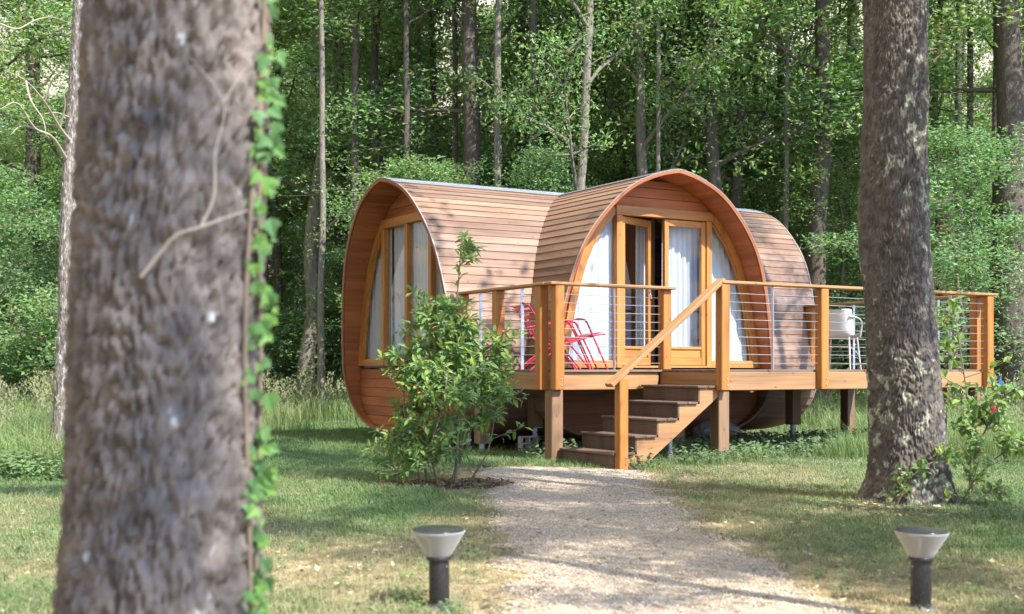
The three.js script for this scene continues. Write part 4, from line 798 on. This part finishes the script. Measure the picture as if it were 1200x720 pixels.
// slender tree with mossy foot and dead branch
const slim = thing('slender_tree', 'slender straight tree with a mossy foot and a bare dead branch', 'tree', [-4.78, 0, -12.86]);
addMesh('trunk', nearTrunk('c', { na: 120, nh: 360, h: 5.4, seed: 9, relief: 0.014, lump: 0.02, center: (y) => [0.042 * y + 0.015 * Math.sin(y * 1.7), 0], radius: (y) => 0.115 - 0.004 * y + 0.05 * Math.exp(-y * 2.6), flare: rootFlare(4, 1, 0.05, 0.15), tone: [.30, .25, .21], lich: [0.16, 0.24, 0.3], lichTone: [.5, .5, .44] }), M.barkNear, slim);
{ const s = treeShape({ seed: 43, h: 8, r: 0.09, base: 1.5, spread: 2.6, limbs: 12, subs: 3, leaves: 7000, clump: 0.55, leaf: 0.12, wander: 0.05 }); const g = part('upper_limbs', slim); g.position.set(0.22, 5.3, 0); addMesh('limb', s.trunk, M.bark, g); const c = addMesh('crown', s.crown, M.leaf, slim); c.position.copy(g.position);
  const r = rng(8), moss = new Leaves(); for (let k = 0; k < 900; k++) { const y = Math.abs(rr(r, 0, 1)) ** 1.8 * 0.5, a = r() * 6.28, R = 0.117 + 0.06 * Math.exp(-y * 3) + 0.008; const p = V(Math.cos(a) * R + 0.04 * y, y, Math.sin(a) * R), d = V(Math.cos(a), rr(r, -0.2, 0.8), Math.sin(a)).normalize(), k2 = rr(r, 0.7, 1.2); moss.add(p, d, V(-Math.sin(a), 0, Math.cos(a)), 0.02, 0.014, [1.6 * k2, 0.8 * k2, 0.8 * k2]); }
  addMesh('moss', moss.geo(), M.leaf, slim).userData = { kind: 'stuff' };
  const br = part('dead_branch', slim); const q = (p, y, d) => V(px(p, d) + 4.78, EYE - (y - 432) * d / FPX, -d + 12.86);
  const lines = [[[88, 172, 12.86], [70, 150, 12.6], [52, 120, 12.2], [30, 95, 11.9], [4, 82, 11.6]], [[78, 188, 12.8], [60, 160, 12.4], [40, 150, 12.1], [18, 120, 11.8], [0, 128, 11.7]], [[52, 120, 12.2], [62, 92, 12.1], [80, 78, 12.0]], [[30, 95, 11.9], [36, 118, 11.8], [50, 140, 11.8], [54, 160, 11.7]], [[82, 138, 12.8], [64, 132, 12.5], [50, 134, 12.3]], [[40, 150, 12.1], [24, 148, 12], [12, 158, 11.9]], [[0, 28, 12.2], [20, 34, 12.2], [40, 24, 12.3], [60, 20, 12.5], [88, 30, 12.86]], [[70, 150, 12.6], [76, 120, 12.5], [70, 96, 12.4]]];
  lines.forEach((l, i) => { const p = new THREE.CatmullRomCurve3(l.map((v) => q(...v))).getPoints(14); addMesh('twig', tube(p, p.map((_, k) => (i < 2 ? 0.02 : 0.011) * (1 - k / 17)), 6), M.deadwood, br); });
}
// ivy on the big trunk
{
  const ivy = thing('ivy', 'green ivy climbing the edge of the big blurred oak trunk', 'ivy', [-0.893, 0, -3.0]); const r = rng(15);
  const edge = (y, a) => { const R = 0.232 - 0.008 * y + 0.06 * Math.exp(-y * 4) + 0.012; return V(0.036 * y + Math.cos(a) * R, y, Math.sin(a) * R); };
  for (const a0 of [0.15, 0.34]) { const p = []; for (let k = 0; k <= 40; k++) { const y = k / 40 * 2.3; p.push(edge(y, a0 + 0.1 * Math.sin(y * 4 + a0 * 9))); } addMesh('stem', tube(p, 0.006, 6), M.twig, ivy); }
  const shape = (w) => { const o = [[0, 0], [.32, .1], [.5, .42], [.26, .5], [0, 1], [-.26, .5], [-.5, .42], [-.32, .1]]; const pos = [], col = []; for (let i = 1; i < 7; i++) for (const q of [o[0], o[i], o[i + 1]]) { pos.push(q[0], q[1], Math.abs(q[0]) * 0.25 - q[1] * q[1] * 0.15); col.push(w[0], w[1], w[2]); } return geom(pos, null, null, col); };
  const sh = [shape([0.9, 1, 0.9]), shape([1.3, 1.25, 0.8]), shape([0.7, 0.8, 0.9])];
  for (let k = 0; k < 190; k++) {
    const y = 2.25 - r() * 2.2, a = rr(r, -0.05, 0.42), p = edge(y, a).add(V(Math.cos(a) * rr(r, 0.004, 0.026), 0, Math.sin(a) * 0.02));
    if (fbm(y * 3, 1, 2, 2) < -0.22) continue;
    const m = addMesh('leaf', sh[Math.floor(r() * 3)], M.ivy, ivy); m.position.copy(p); m.scale.setScalar(rr(r, 0.02, 0.055)); m.rotation.set(rr(r, -0.7, 0.3), rr(r, -0.2, 1.3), 3.14 + rr(r, -1.2, 1.2));
  }
  const st = (l, r0) => { const p = new THREE.CatmullRomCurve3(l.map(([x, y, dd]) => V(px(x, 3 - dd) + 0.893, EYE - (y - 432) * (3 - dd) / FPX, dd))).getPoints(18); addMesh('dead_stem', tube(p, p.map((_, k) => r0 * (1 - k / 26)), 6), M.deadwood, ivy); };
  st([[165, 325, .245], [188, 296, .25], [206, 276, .255], [235, 266, .25], [262, 256, .22], [290, 247, .16]], 0.005); st([[235, 266, .25], [250, 232, .24], [252, 180, .23], [262, 120, .2], [222, 66, .23]], 0.0028); st([[262, 120, .2], [280, 90, .17], [290, 78, .15]], 0.002);
}

// ---------- planted bush before the cabin ----------
const leaf6 = (w, c) => { // elliptical leaf, six triangles, folded and arched; base at origin, along +y
  const rows = [[0, 0], [.32, .3], [.5, .5], [.3, .8], [0, 1]], pos = [], col = []; const P = (x, y) => [x * w, y, Math.abs(x) * w * 0.35 - y * y * 0.22];
  const T = (...q) => { for (const [x, y] of q) { pos.push(...P(x, y)); col.push(...c); } };
  for (const s of [-1, 1]) { T([0, 0], [s * .46, .45], [0, .5]); T([0, .5], [s * .46, .45], [s * .3, .78]); T([0, .5], [s * .3, .78], [0, 1]); }
  return geom(pos, null, null, col);
};
function bush(o) {
  const t = thing(o.name, o.label, o.category, [o.x, gh(o.x, -o.d), -o.d], 0); const r = rng(o.seed); const items = []; const sh = o.tones.map((c) => leaf6(o.lw ?? 0.42, c));
  const sprays = (pts, n, size, spreadA) => { const cv = new THREE.CatmullRomCurve3(pts); for (let k = 0; k < n; k++) { const u = rr(r, 0.25, 1), p = cv.getPoint(u), tg = cv.getTangent(u); const side = rdir(r); const d = tg.clone().multiplyScalar(0.5).add(side).add(V(0, 0.1, 0)).normalize(); items.push([p.addScaledVector(d, 0.01), d, size * rr(r, 0.6, 1.2)]); } };
  for (const st of o.stems) {
    const cv = new THREE.CatmullRomCurve3(st.pts.map((p) => V(...p))); const pts = cv.getPoints(20);
    addMesh('stem', tube(pts, pts.map((_, i) => st.r * (1 - i / 22) + 0.002), 7), M.twig, t);
    for (let k = 0; k < st.br; k++) {
      let u = rr(r, st.from ?? 0.15, 1); if (st.taper && u > 0.62 && r() < 0.86) u *= 0.55; const p = cv.getPoint(u), az = r() * 6.283, len = st.len * rr(r, 0.5, 1.1) * (st.taper ? 1 - 0.6 * u : 1); const d = V(Math.cos(az), rr(r, 0.0, 0.7), Math.sin(az)).normalize();
      const m = p.clone().addScaledVector(d, len * 0.5).add(V(0, 0.02, 0)), e = p.clone().addScaledVector(d, len).add(V(0, rr(r, -0.05, 0.08), 0));
      addMesh('twig', tube([p, m, e], [0.004, 0.003, 0.0015], 4, false), M.twig, t);
      sprays([p, m, e], st.leaves, o.leaf, 1);
    }
    sprays(pts.slice(12), st.top ?? 8, o.leaf, 1);
  }
  items.sort((a, b) => (b[0].z - a[0].z) || 0);
  const mat = new THREE.Matrix4(), rest = []; let n = 0;
  const basis = (it) => { const y = it[1], up = V(rr(r, -0.5, 0.5), 1, rr(r, -0.3, 0.8)).normalize(); const x = V(0, 0, 0).crossVectors(y, up).normalize(), z = V(0, 0, 0).crossVectors(x, y); return new THREE.Matrix4().makeBasis(x.multiplyScalar(it[2]), y.clone().multiplyScalar(it[2]), z.multiplyScalar(it[2])).setPosition(it[0]); };
  for (const it of items) { const g = sh[Math.floor(r() * sh.length)], m4 = basis(it); if (n < o.single) { const m = addMesh('leaf', g, M.leafBush, t); m.applyMatrix4(m4); n++; } else rest.push(g.clone().applyMatrix4(m4)); }
  if (rest.length) addMesh('foliage', mergeGeometries(rest), M.leafBush, t).userData = { kind: 'stuff' };
  return t;
}
const BT = [[1, 1, 1], [0.8, 0.95, 1], [1.25, 1.2, 0.9], [1.0, 1.1, 1.1], [2.0, 1.5, 0.8], [0.75, 0.9, 0.9], [1.4, 1.3, 1.0], [0.9, 1.05, 1.2]];
bush({ name: 'leafy_bush', label: 'green broad-leaved bush with a tall thin shoot in front of the cabin', category: 'bush', x: -0.6, d: 10.8, seed: 51, leaf: 0.09, tones: BT, single: 300, stems: [
  { pts: [[0.1, 0, 0.1], [0.12, 0.5, 0.08], [0.13, 1.0, 0.05], [0.1, 1.5, 0], [0.13, 1.9, 0], [0.15, 2.22, 0]], r: 0.014, br: 52, len: 0.46, leaves: 22, from: 0.3, taper: true, top: 18 },
  { pts: [[-0.15, 0, 0], [-0.2, 0.4, 0.02], [-0.16, 0.9, 0.05], [-0.06, 1.35, 0], [0.0, 1.62, 0]], r: 0.012, br: 48, len: 0.36, leaves: 22, from: 0.2, top: 20 },
  { pts: [[0.05, 0, -0.1], [0.2, 0.5, -0.1], [0.32, 0.9, -0.05], [0.36, 1.3, 0]], r: 0.01, br: 46, len: 0.38, leaves: 22, from: 0.22, top: 16 },
  { pts: [[-0.2, 0, 0.05], [-0.32, 0.45, 0.1], [-0.36, 0.85, 0.08], [-0.34, 1.15, 0.05]], r: 0.01, br: 40, len: 0.28, leaves: 22, from: 0.15, top: 16 },
  { pts: [[-0.05, 0, 0.15], [-0.1, 0.35, 0.3], [0, 0.7, 0.36], [0.05, 1.05, 0.34]], r: 0.009, br: 44, len: 0.38, leaves: 22, from: 0.15, top: 14 },
  { pts: [[-0.3, 0, 0.1], [-0.45, 0.2, 0.15], [-0.5, 0.4, 0.2]], r: 0.006, br: 12, len: 0.25, leaves: 12, from: 0.2, top: 10 },
  { pts: [[0.2, 0, 0], [0.38, 0.3, 0.05], [0.45, 0.62, 0.05], [0.5, 0.8, 0.02]], r: 0.007, br: 16, len: 0.28, leaves: 13, from: 0.3, top: 12 },
] });
// sapling beside the lichened trunk, brambles at its foot
bush({ name: 'sapling', label: 'thin leafy sapling growing beside the lichen-spotted trunk', category: 'sapling', x: 3.62, d: 9.6, seed: 61, leaf: 0.082, lw: 0.6, tones: BT, single: 220, stems: [
  { pts: [[0, 0, 0], [0.02, 0.4, 0], [-0.02, 0.8, 0.02], [-0.08, 1.2, 0.02], [-0.12, 1.5, 0]], r: 0.009, br: 26, len: 0.32, leaves: 9, from: 0.3, top: 14 },
  { pts: [[0, 0.3, 0], [0.15, 0.6, 0.02], [0.25, 0.8, 0.05], [0.33, 0.86, 0.05]], r: 0.006, br: 18, len: 0.26, leaves: 11, top: 12 },
  { pts: [[0, 0.1, 0], [0.2, 0.35, 0.1], [0.45, 0.45, 0.15], [0.7, 0.42, 0.15]], r: 0.006, br: 20, len: 0.24, leaves: 10, top: 10 },
] });
bush({ name: 'bramble', label: 'low bramble clinging to the foot of the lichen-spotted trunk', category: 'bramble', x: 3.05, d: 8.98, seed: 62, leaf: 0.055, lw: 0.65, tones: BT, single: 160, stems: [
  { pts: [[-0.2, 0.02, 0], [-0.12, 0.2, 0.02], [0.02, 0.32, 0], [0.2, 0.36, -0.02], [0.34, 0.3, -0.05]], r: 0.004, br: 24, len: 0.14, leaves: 9, from: 0.05, top: 8 },
  { pts: [[0.28, 0.02, -0.02], [0.36, 0.2, 0], [0.42, 0.38, -0.02], [0.44, 0.5, -0.05]], r: 0.004, br: 22, len: 0.16, leaves: 9, from: 0.05, top: 8 },
  { pts: [[0.3, 0.02, 0.05], [0.5, 0.12, 0.05], [0.62, 0.1, 0.05]], r: 0.004, br: 8, len: 0.12, leaves: 7, top: 6 },
] });
bush({ name: 'bramble', label: 'spreading bramble in the shade beyond the railed end of the deck', category: 'bramble', x: 5.9, d: 12.6, seed: 63, leaf: 0.075, lw: 0.6, tones: BT, single: 200, stems: [
  { pts: [[0, 0, 0], [-0.2, 0.5, 0], [-0.6, 0.75, 0.1], [-1.0, 0.7, 0.1]], r: 0.006, br: 18, len: 0.28, leaves: 9, top: 10 }, { pts: [[0.1, 0, 0], [0.3, 0.6, 0], [0.2, 1.0, 0], [-0.1, 1.15, 0]], r: 0.006, br: 20, len: 0.3, leaves: 10, top: 10 }, { pts: [[0.3, 0, 0], [0.6, 0.5, 0], [1.0, 0.9, 0]], r: 0.006, br: 20, len: 0.3, leaves: 10, top: 10 },
] });

// ---------- small things ----------
function stoneGeo(seed, rx, ry, rz) { const g = new THREE.IcosahedronGeometry(1, 4); const p = g.attributes.position; for (let i = 0; i < p.count; i++) { const v = V(p.getX(i), p.getY(i), p.getZ(i)); const k = 1 + fbm(v.x * 1.3 + seed, v.y * 1.3, v.z * 1.3, 4) * 0.7; p.setXYZ(i, v.x * k * rx, v.y * k * ry, v.z * k * rz); } g.computeVertexNormals(); return g; }
function rockThing(name, label, pos, s, mat = M.rock) { const t = thing(name, label, 'rock', pos); addMesh('stone', stoneGeo(pos[0] * 3, ...s), mat, t); }
{ const p = toWorld(0.75, 0, 0.1); rockThing('boulder', 'rough grey boulder in the shade under the deck', [p.x, 0.13, p.z], [0.32, 0.22, 0.25]); }
rockThing('pebble', 'small pale stone lying in the grass by the lichen-spotted trunk', [3.12, 0.02, -8.86], [0.05, 0.03, 0.04], new THREE.MeshStandardMaterial({ color: lin(.62, .58, .52), roughness: 0.95, name: 'pale_stone' }));
{ // hollow concrete block under the deck
  const p = toWorld(-2.05, 0, -0.2), t = thing('vent_block', 'pale hollow concrete block standing on the ground beneath the deck', 'block', [p.x, gh(p.x, p.z), p.z], TH); const w = 0.2, h = 0.18;
  for (const y of [0.01, h / 2, h - 0.01]) addMesh('web', cbox(w, 0.02, 0.1, 0.003, 0, y + 0.02, 0), M.concrete, t); for (const x of [-w / 2 - 0.011, 0, w / 2 + 0.011]) addMesh('web', cbox(0.02, h - 0.001, 0.098, 0.003, x, h / 2 + 0.02, 0), M.concrete, t);
}
{ // red and blue cloth on the end post
  const p = toWorld(RA + 0.12, FL - 0.15, FB + 0.02), t = thing('hanging_cloth', 'red and blue cloth hanging from the end post of the deck', 'cloth', [p.x, p.y, p.z], TH);
  const sheet = (x0, x1, y0, y1, mat, ph) => { const n = 14, m = 14, pos = [], idx = []; for (let j = 0; j <= m; j++) for (let i = 0; i <= n; i++) { const u = i / n, v = j / m; pos.push(lerp(x0, x1, u) * (1 - 0.3 * v), lerp(y0, y1, v) - 0.04 * Math.sin(u * 3 + ph), 0.03 * Math.sin(u * 11 + v * 2 + ph) * (0.4 + v)); } for (let j = 0; j < m; j++) for (let i = 0; i < n; i++) { const a = j * (n + 1) + i, b = a + 1, c = a + n + 1, d = c + 1; idx.push(a, c, b, b, c, d); } const g = geom(pos, null, idx); g.computeVertexNormals(); return g; };
  addMesh('red_cloth', sheet(-0.06, 0.1, -0.02, -0.5, M.redCloth, 1), M.redCloth, t); addMesh('blue_cloth', sheet(0.02, 0.09, 0.02, -0.12, M.blueCloth, 2), M.blueCloth, t).position.z = 0.05;
}

// ---------- grass, litter and gravel: uncountable stuff ----------
function stuff(name, geo, mat, list, label, category) {
  const im = new THREE.InstancedMesh(geo, mat, list.length); im.name = numbered(name); im.castShadow = im.receiveShadow = true;
  const c = new THREE.Color();
  list.forEach((l, i) => { im.setMatrixAt(i, l[0]); if (l[1]) im.setColorAt(i, c.setRGB(l[1][0], l[1][1], l[1][2])); });
  im.userData = { kind: 'stuff', label, category };
  scene.add(im); return im;
}
function tuft(seed, n, h, spread, bend, w) {
  const r = rng(seed), pos = [];
  for (let i = 0; i < n; i++) {
    const a = r() * 6.283, q = Math.sqrt(r()) * spread, x = Math.cos(a) * q, z = Math.sin(a) * q, H = h * rr(r, 0.45, 1.1), ba = r() * 6.283, B = bend * H * rr(r, 0.3, 1.2), W = w * rr(r, 0.7, 1.2); const dx = Math.cos(ba), dz = Math.sin(ba), sx = -dz * W / 2, sz = dx * W / 2;
    const p0 = [x + sx, -0.01, z + sz], p1 = [x - sx, -0.01, z - sz], m0 = [x + dx * B * 0.35 + sx * 0.8, H * 0.6, z + dz * B * 0.35 + sz * 0.8], m1 = [x + dx * B * 0.35 - sx * 0.8, H * 0.6, z + dz * B * 0.35 - sz * 0.8], e = [x + dx * B, H * (1 - 0.25 * bend), z + dz * B];
    for (const p of [p0, p1, m0, p1, m1, m0, m0, m1, e]) pos.push(...p);
  }
  return geom(pos);
}
const rg = rng(101), mtx = (x, y, z, a, s, sy = s) => new THREE.Matrix4().makeRotationY(a).scale(V(s, sy, s)).setPosition(x, y, z);
const underCabin = (x, z) => { const lx = (x - CX) * Math.cos(TH) - (z - CZ) * Math.sin(TH), lo = (x - CX) * Math.sin(TH) + (z - CZ) * Math.cos(TH); return (lx > -2.9 && lx < 3.2 && lo > -4.2 && lo < -0.3) || (lx > -1.8 && lx < 1.8 && lo < 0.3 && lo > -4) || (lx > -2.5 && lx < 3.1 && lo > -0.4 && lo < 1.1) || (lx > -1.1 && lx < 3 && lo > 0 && lo < 2.1); };
const grassTone = (g, r) => { const k = rr(r, 0.75, 1.25); const dry = [.42, .36, .19], gr = [.115, .225, .042], t = clamp(g + rr(r, -0.35, 0.35)); return [lerp(dry[0], gr[0], t) * k, lerp(dry[1], gr[1], t) * k, lerp(dry[2], gr[2], t) * k]; };
{
  const lists = [[], [], []];
  const sow = (n, d0, d1, s0, s1) => { for (let i = 0; i < n; i++) { const d = Math.sqrt(rr(rg, d0 * d0, d1 * d1)), x = rr(rg, -0.48, 0.48) * d, z = -d; const p = onPath(x, z); if (rg() < p * 1.15) continue; const g = green(x, z); if (rg() > 0.45 + 0.75 * g) continue; if (underCabin(x, z) && rg() < 0.9) continue; const s = rr(rg, s0, s1) * (0.65 + 0.5 * g); lists[Math.floor(rg() * 3)].push([mtx(x, gh(x, z), z, rg() * 6.28, s, s * rr(rg, 0.6, 1.15)), grassTone(g, rg)]); } };
  sow(30000, 4.6, 9, 0.7, 1.1); sow(34000, 9, 15, 0.85, 1.3); sow(26000, 15, 26, 1.1, 1.8);
  [tuft(1, 16, 0.06, 0.07, 0.9, 0.004), tuft(2, 14, 0.075, 0.08, 0.7, 0.0045), tuft(3, 18, 0.045, 0.08, 1.2, 0.004)].forEach((g, i) => stuff('lawn_grass', g, M.grass, lists[i], 'short patchy lawn grass, green and straw coloured', 'grass'));
}
{ // long grass at the edge of the wood and in tufts round the posts
  const a = [], b = []; const put = (x, z, s) => { const t = rr(rg, 0, 1), k = rr(rg, 0.8, 1.25); (rg() < 0.5 ? a : b).push([mtx(x, gh(x, z), z, rg() * 6.28, s, s * rr(rg, 0.7, 1.2)), [lerp(.17, .30, t * t) * k, lerp(.29, .31, t * t) * k, lerp(.06, .12, t * t) * k]]); };
  for (let i = 0; i < 30000; i++) { const d = Math.sqrt(rr(rg, 18 * 18, 40 * 40)), x = rr(rg, -0.5, 0.5) * d; if (!clearOf(x, d + 2) && d < 21.5) continue; const w = smooth(19, 25, d + fbm(x * 0.4, d * 0.4, 3, 2) * 6); if (rg() > w * (0.45 + fbm(x * 0.5, d * 0.5, 9, 2) + 0.4)) continue; if (underCabin(x, -d)) continue; put(x, -d, rr(rg, 0.6, 1.15)); }
  for (let i = 0; i < 2600; i++) { const d = rr(rg, 11.5, 20), x = -rr(rg, 0.30, 0.48) * d - 0.5; put(x, -d, rr(rg, 0.35, 0.9)); }
  for (let i = 0; i < 2200; i++) { const d = rr(rg, 13.5, 21), x = rr(rg, 0.26, 0.5) * d; if (underCabin(x, -d)) continue; put(x, -d, rr(rg, 0.35, 0.8)); }
  for (let i = 0; i < 900; i++) { const lx = rr(rg, -2.9, 3.4), lo = rr(rg, 0.9, 2.9); if (lo < 2.2 && lx < -1.2) continue; const w = toWorld(lx, 0, lo); if (onPath(w.x, w.z) > 0.2) continue; put(w.x, w.z, rr(rg, 0.12, 0.4)); }
  [tuft(5, 26, 0.55, 0.2, 0.95, 0.008), tuft(6, 20, 0.75, 0.18, 0.8, 0.007)].forEach((g, i) => stuff('long_grass', g, M.grass, i ? a : b, 'long uncut grass at the edge of the wood', 'grass'));
}
{ // flowering grass stems standing above the long grass
  const r = rng(150), pos = []; for (let i = 0; i < 7; i++) { const a = r() * 6.283, x = rr(r, -0.15, 0.15), z = rr(r, -0.15, 0.15), H = rr(r, 0.75, 1.05), bx = Math.cos(a) * 0.12, bz = Math.sin(a) * 0.12, w = 0.0025; pos.push(x - w, 0, z, x + w, 0, z, x + bx * 0.6, H * 0.85, z + bz * 0.6); for (let k = 0; k < 7; k++) { const t = 0.82 + k * 0.028, y = H * t, cx = x + bx * t * t, cz = z + bz * t * t, b = r() * 6.28, l = 0.035; pos.push(cx, y, cz, cx + Math.cos(b) * l, y + 0.02, cz + Math.sin(b) * l, cx + Math.cos(b) * l * 0.5, y + 0.04, cz + Math.sin(b) * l * 0.5); } }
  const L = []; for (let i = 0; i < 650; i++) { const d = rr(r, 12, 34), left = r() < 0.6, x = left ? -rr(r, 0.12, 0.48) * d : rr(r, 0.2, 0.5) * d; if (d < 19 && (left ? x > -0.31 * d : x < 0.33 * d)) continue; if (!clearOf(x, d + 1.5) && d > 15) continue; if (underCabin(x, -d)) continue; const k = rr(r, 0.8, 1.2); L.push([mtx(x, gh(x, -d), -d, r() * 6.28, rr(r, 0.6, 1.05)), [.34 * k, .34 * k, .16 * k]]); }
  stuff('seeding_grass', geom(pos), M.grass, L, 'pale seed heads of tall grass at the edge of the wood', 'grass');
}
{ // broad-leaved weeds and undergrowth
  const L = []; const r = rng(120); const lv = new Leaves(); for (let i = 0; i < 26; i++) { const p = V(rr(r, -0.12, 0.12), rr(r, 0.02, 0.2), rr(r, -0.12, 0.12)), d = rdir(r); d.y = Math.abs(d.y) * 0.4; d.normalize(); const s = V(0, 0, 0).crossVectors(d, V(0, 1, 0)).normalize(); lv.add(p, d, s, 0.07, 0.045, [1, 1, 1]); }
  const g = geom(lv.pos);
  for (let i = 0; i < 420; i++) { const lx = rr(r, -2.6, 3.3), lo = rr(r, 0.2, 2.7); if (lo < 2.3 && lo > 1.3 && lx < -1.3) continue; const w = toWorld(lx, 0, lo); const k = rr(r, 0.7, 1.2); L.push([mtx(w.x, gh(w.x, w.z), w.z, r() * 6.28, rr(r, 0.5, 1.2)), [.11 * k, .19 * k, .05 * k]]); }
  for (let i = 0; i < 6000; i++) { const d = rr(r, 27, 55), x = rr(r, -0.5, 0.5) * d; if (!clearOf(x, d)) continue; const k = rr(r, 0.7, 1.3); L.push([mtx(x, gh(x, -d), -d, r() * 6.28, rr(r, 0.8, 2.6)), [.085 * k, .15 * k, .035 * k]]); }
  for (let i = 0; i < 500; i++) { const d = rr(r, 11, 19), x = -rr(r, 0.27, 0.46) * d; const k = rr(r, 0.7, 1.3); L.push([mtx(x, gh(x, -d), -d, r() * 6.28, rr(r, 0.5, 1.4)), [.12 * k, .22 * k, .05 * k]]); }
  for (let i = 0; i < 500; i++) { const d = rr(r, 5, 14), x = rr(r, -0.45, 0.45) * d; if (onPath(x, -d) > 0.3) continue; const k = rr(r, 0.7, 1.3); L.push([mtx(x, gh(x, -d), -d, r() * 6.28, rr(r, 0.2, 0.4)), [.12 * k, .22 * k, .05 * k]]); }
  stuff('undergrowth', g, M.grass, L, 'low broad-leaved weeds under the deck and along the wood', 'undergrowth');
}
{ // fallen leaves and straw
  const L = [], L2 = []; const r = rng(130); const g = geom([-.02, 0, 0, 0, .006, -.014, .03, .004, 0, -.02, 0, 0, .03, .004, 0, 0, .006, .014]);
  const tw = geom([-.05, 0.003, -.001, .05, .006, -.001, .05, .006, .0015, -.05, .003, -.001, .05, .006, .0015, -.05, .003, .0015]);
  const tones = [[.34, .24, .13], [.26, .18, .10], [.45, .36, .22], [.20, .14, .085], [.50, .42, .28]];
  for (let i = 0; i < 16000; i++) { const d = Math.sqrt(rr(r, 20, 230)), x = rr(r, -0.48, 0.48) * d; const p = onPath(x, -d); if (p > 0.6 && r() < 0.7) continue; const dens = fbm(x * 0.8, d * 0.8, 70, 3) + 0.3 * (1 - green(x, -d)); if (r() > 0.45 + dens) continue; const c = tones[Math.floor(r() * 5)]; (r() < 0.62 ? L : L2).push([new THREE.Matrix4().makeRotationFromEuler(new THREE.Euler(rr(r, -0.4, 0.4), r() * 6.28, rr(r, -0.4, 0.4))).scale(V(1, 1, 1).multiplyScalar(rr(r, 0.4, 1.0))).setPosition(x, gh(x, -d) + 0.02, -d), c]); }
  for (let i = 0; i < 500; i++) { const x = 3.1 + rr(r, -0.9, 0.9) * rr(r, 0.3, 1), z = -9 + rr(r, -0.5, 0.7); const c = tones[Math.floor(r() * 5)]; L.push([mtx(x, gh(x, z) + 0.02, z, r() * 6.28, rr(r, 0.8, 1.8)), c]); }
  for (let i = 0; i < 900; i++) { const a = r() * 6.283, q = Math.sqrt(r()), x = -0.62 + Math.cos(a) * q * 0.62, z = -10.75 + Math.sin(a) * q * 0.42; const c = tones[[0, 1, 3, 3, 1][Math.floor(r() * 5)]]; L.push([new THREE.Matrix4().makeRotationFromEuler(new THREE.Euler(rr(r, -0.6, 0.6), r() * 6.28, rr(r, -0.6, 0.6))).scale(V(1, 1, 1).multiplyScalar(rr(r, 0.6, 1.5))).setPosition(x, gh(x, z) + rr(r, 0.008, 0.035), z), [c[0] * 0.8, c[1] * 0.72, c[2] * 0.7]]); }
  stuff('fallen_leaves', g, M.litter, L, 'dry brown leaves scattered over the lawn', 'leaves'); stuff('dry_straw', tw, M.litter, L2, 'bits of dry straw and twig scattered over the lawn', 'straw');
}
{ // loose gravel
  const g = new THREE.IcosahedronGeometry(0.006, 0), L = [], r = rng(140);
  for (let i = 0; i < 60000 && L.length < 30000; i++) { const d = Math.sqrt(rr(r, 20, 166)), x = rr(r, -0.5, 1.8); const p = onPath(x, -d); if (r() > p * 0.9 + 0.02) continue; const k = rr(r, 0.65, 1.1), w = r(); L.push([new THREE.Matrix4().makeRotationFromEuler(new THREE.Euler(r() * 3, r() * 3, r() * 3)).scale(V(rr(r, 0.5, 1.5), rr(r, 0.4, 0.8), rr(r, 0.5, 1.4))).setPosition(x, gh(x, -d) + 0.016 * p + 0.002, -d), [.54 * k, lerp(.47, .44, w) * k, lerp(.39, .33, w) * k]]); }
  stuff('loose_gravel', g, M.stone, L, 'small loose stones of the gravel path', 'gravel');
}
scene.traverse((o) => { if (o.isMesh) { o.castShadow = true; o.receiveShadow = true; } });
renderer.render(scene, camera);
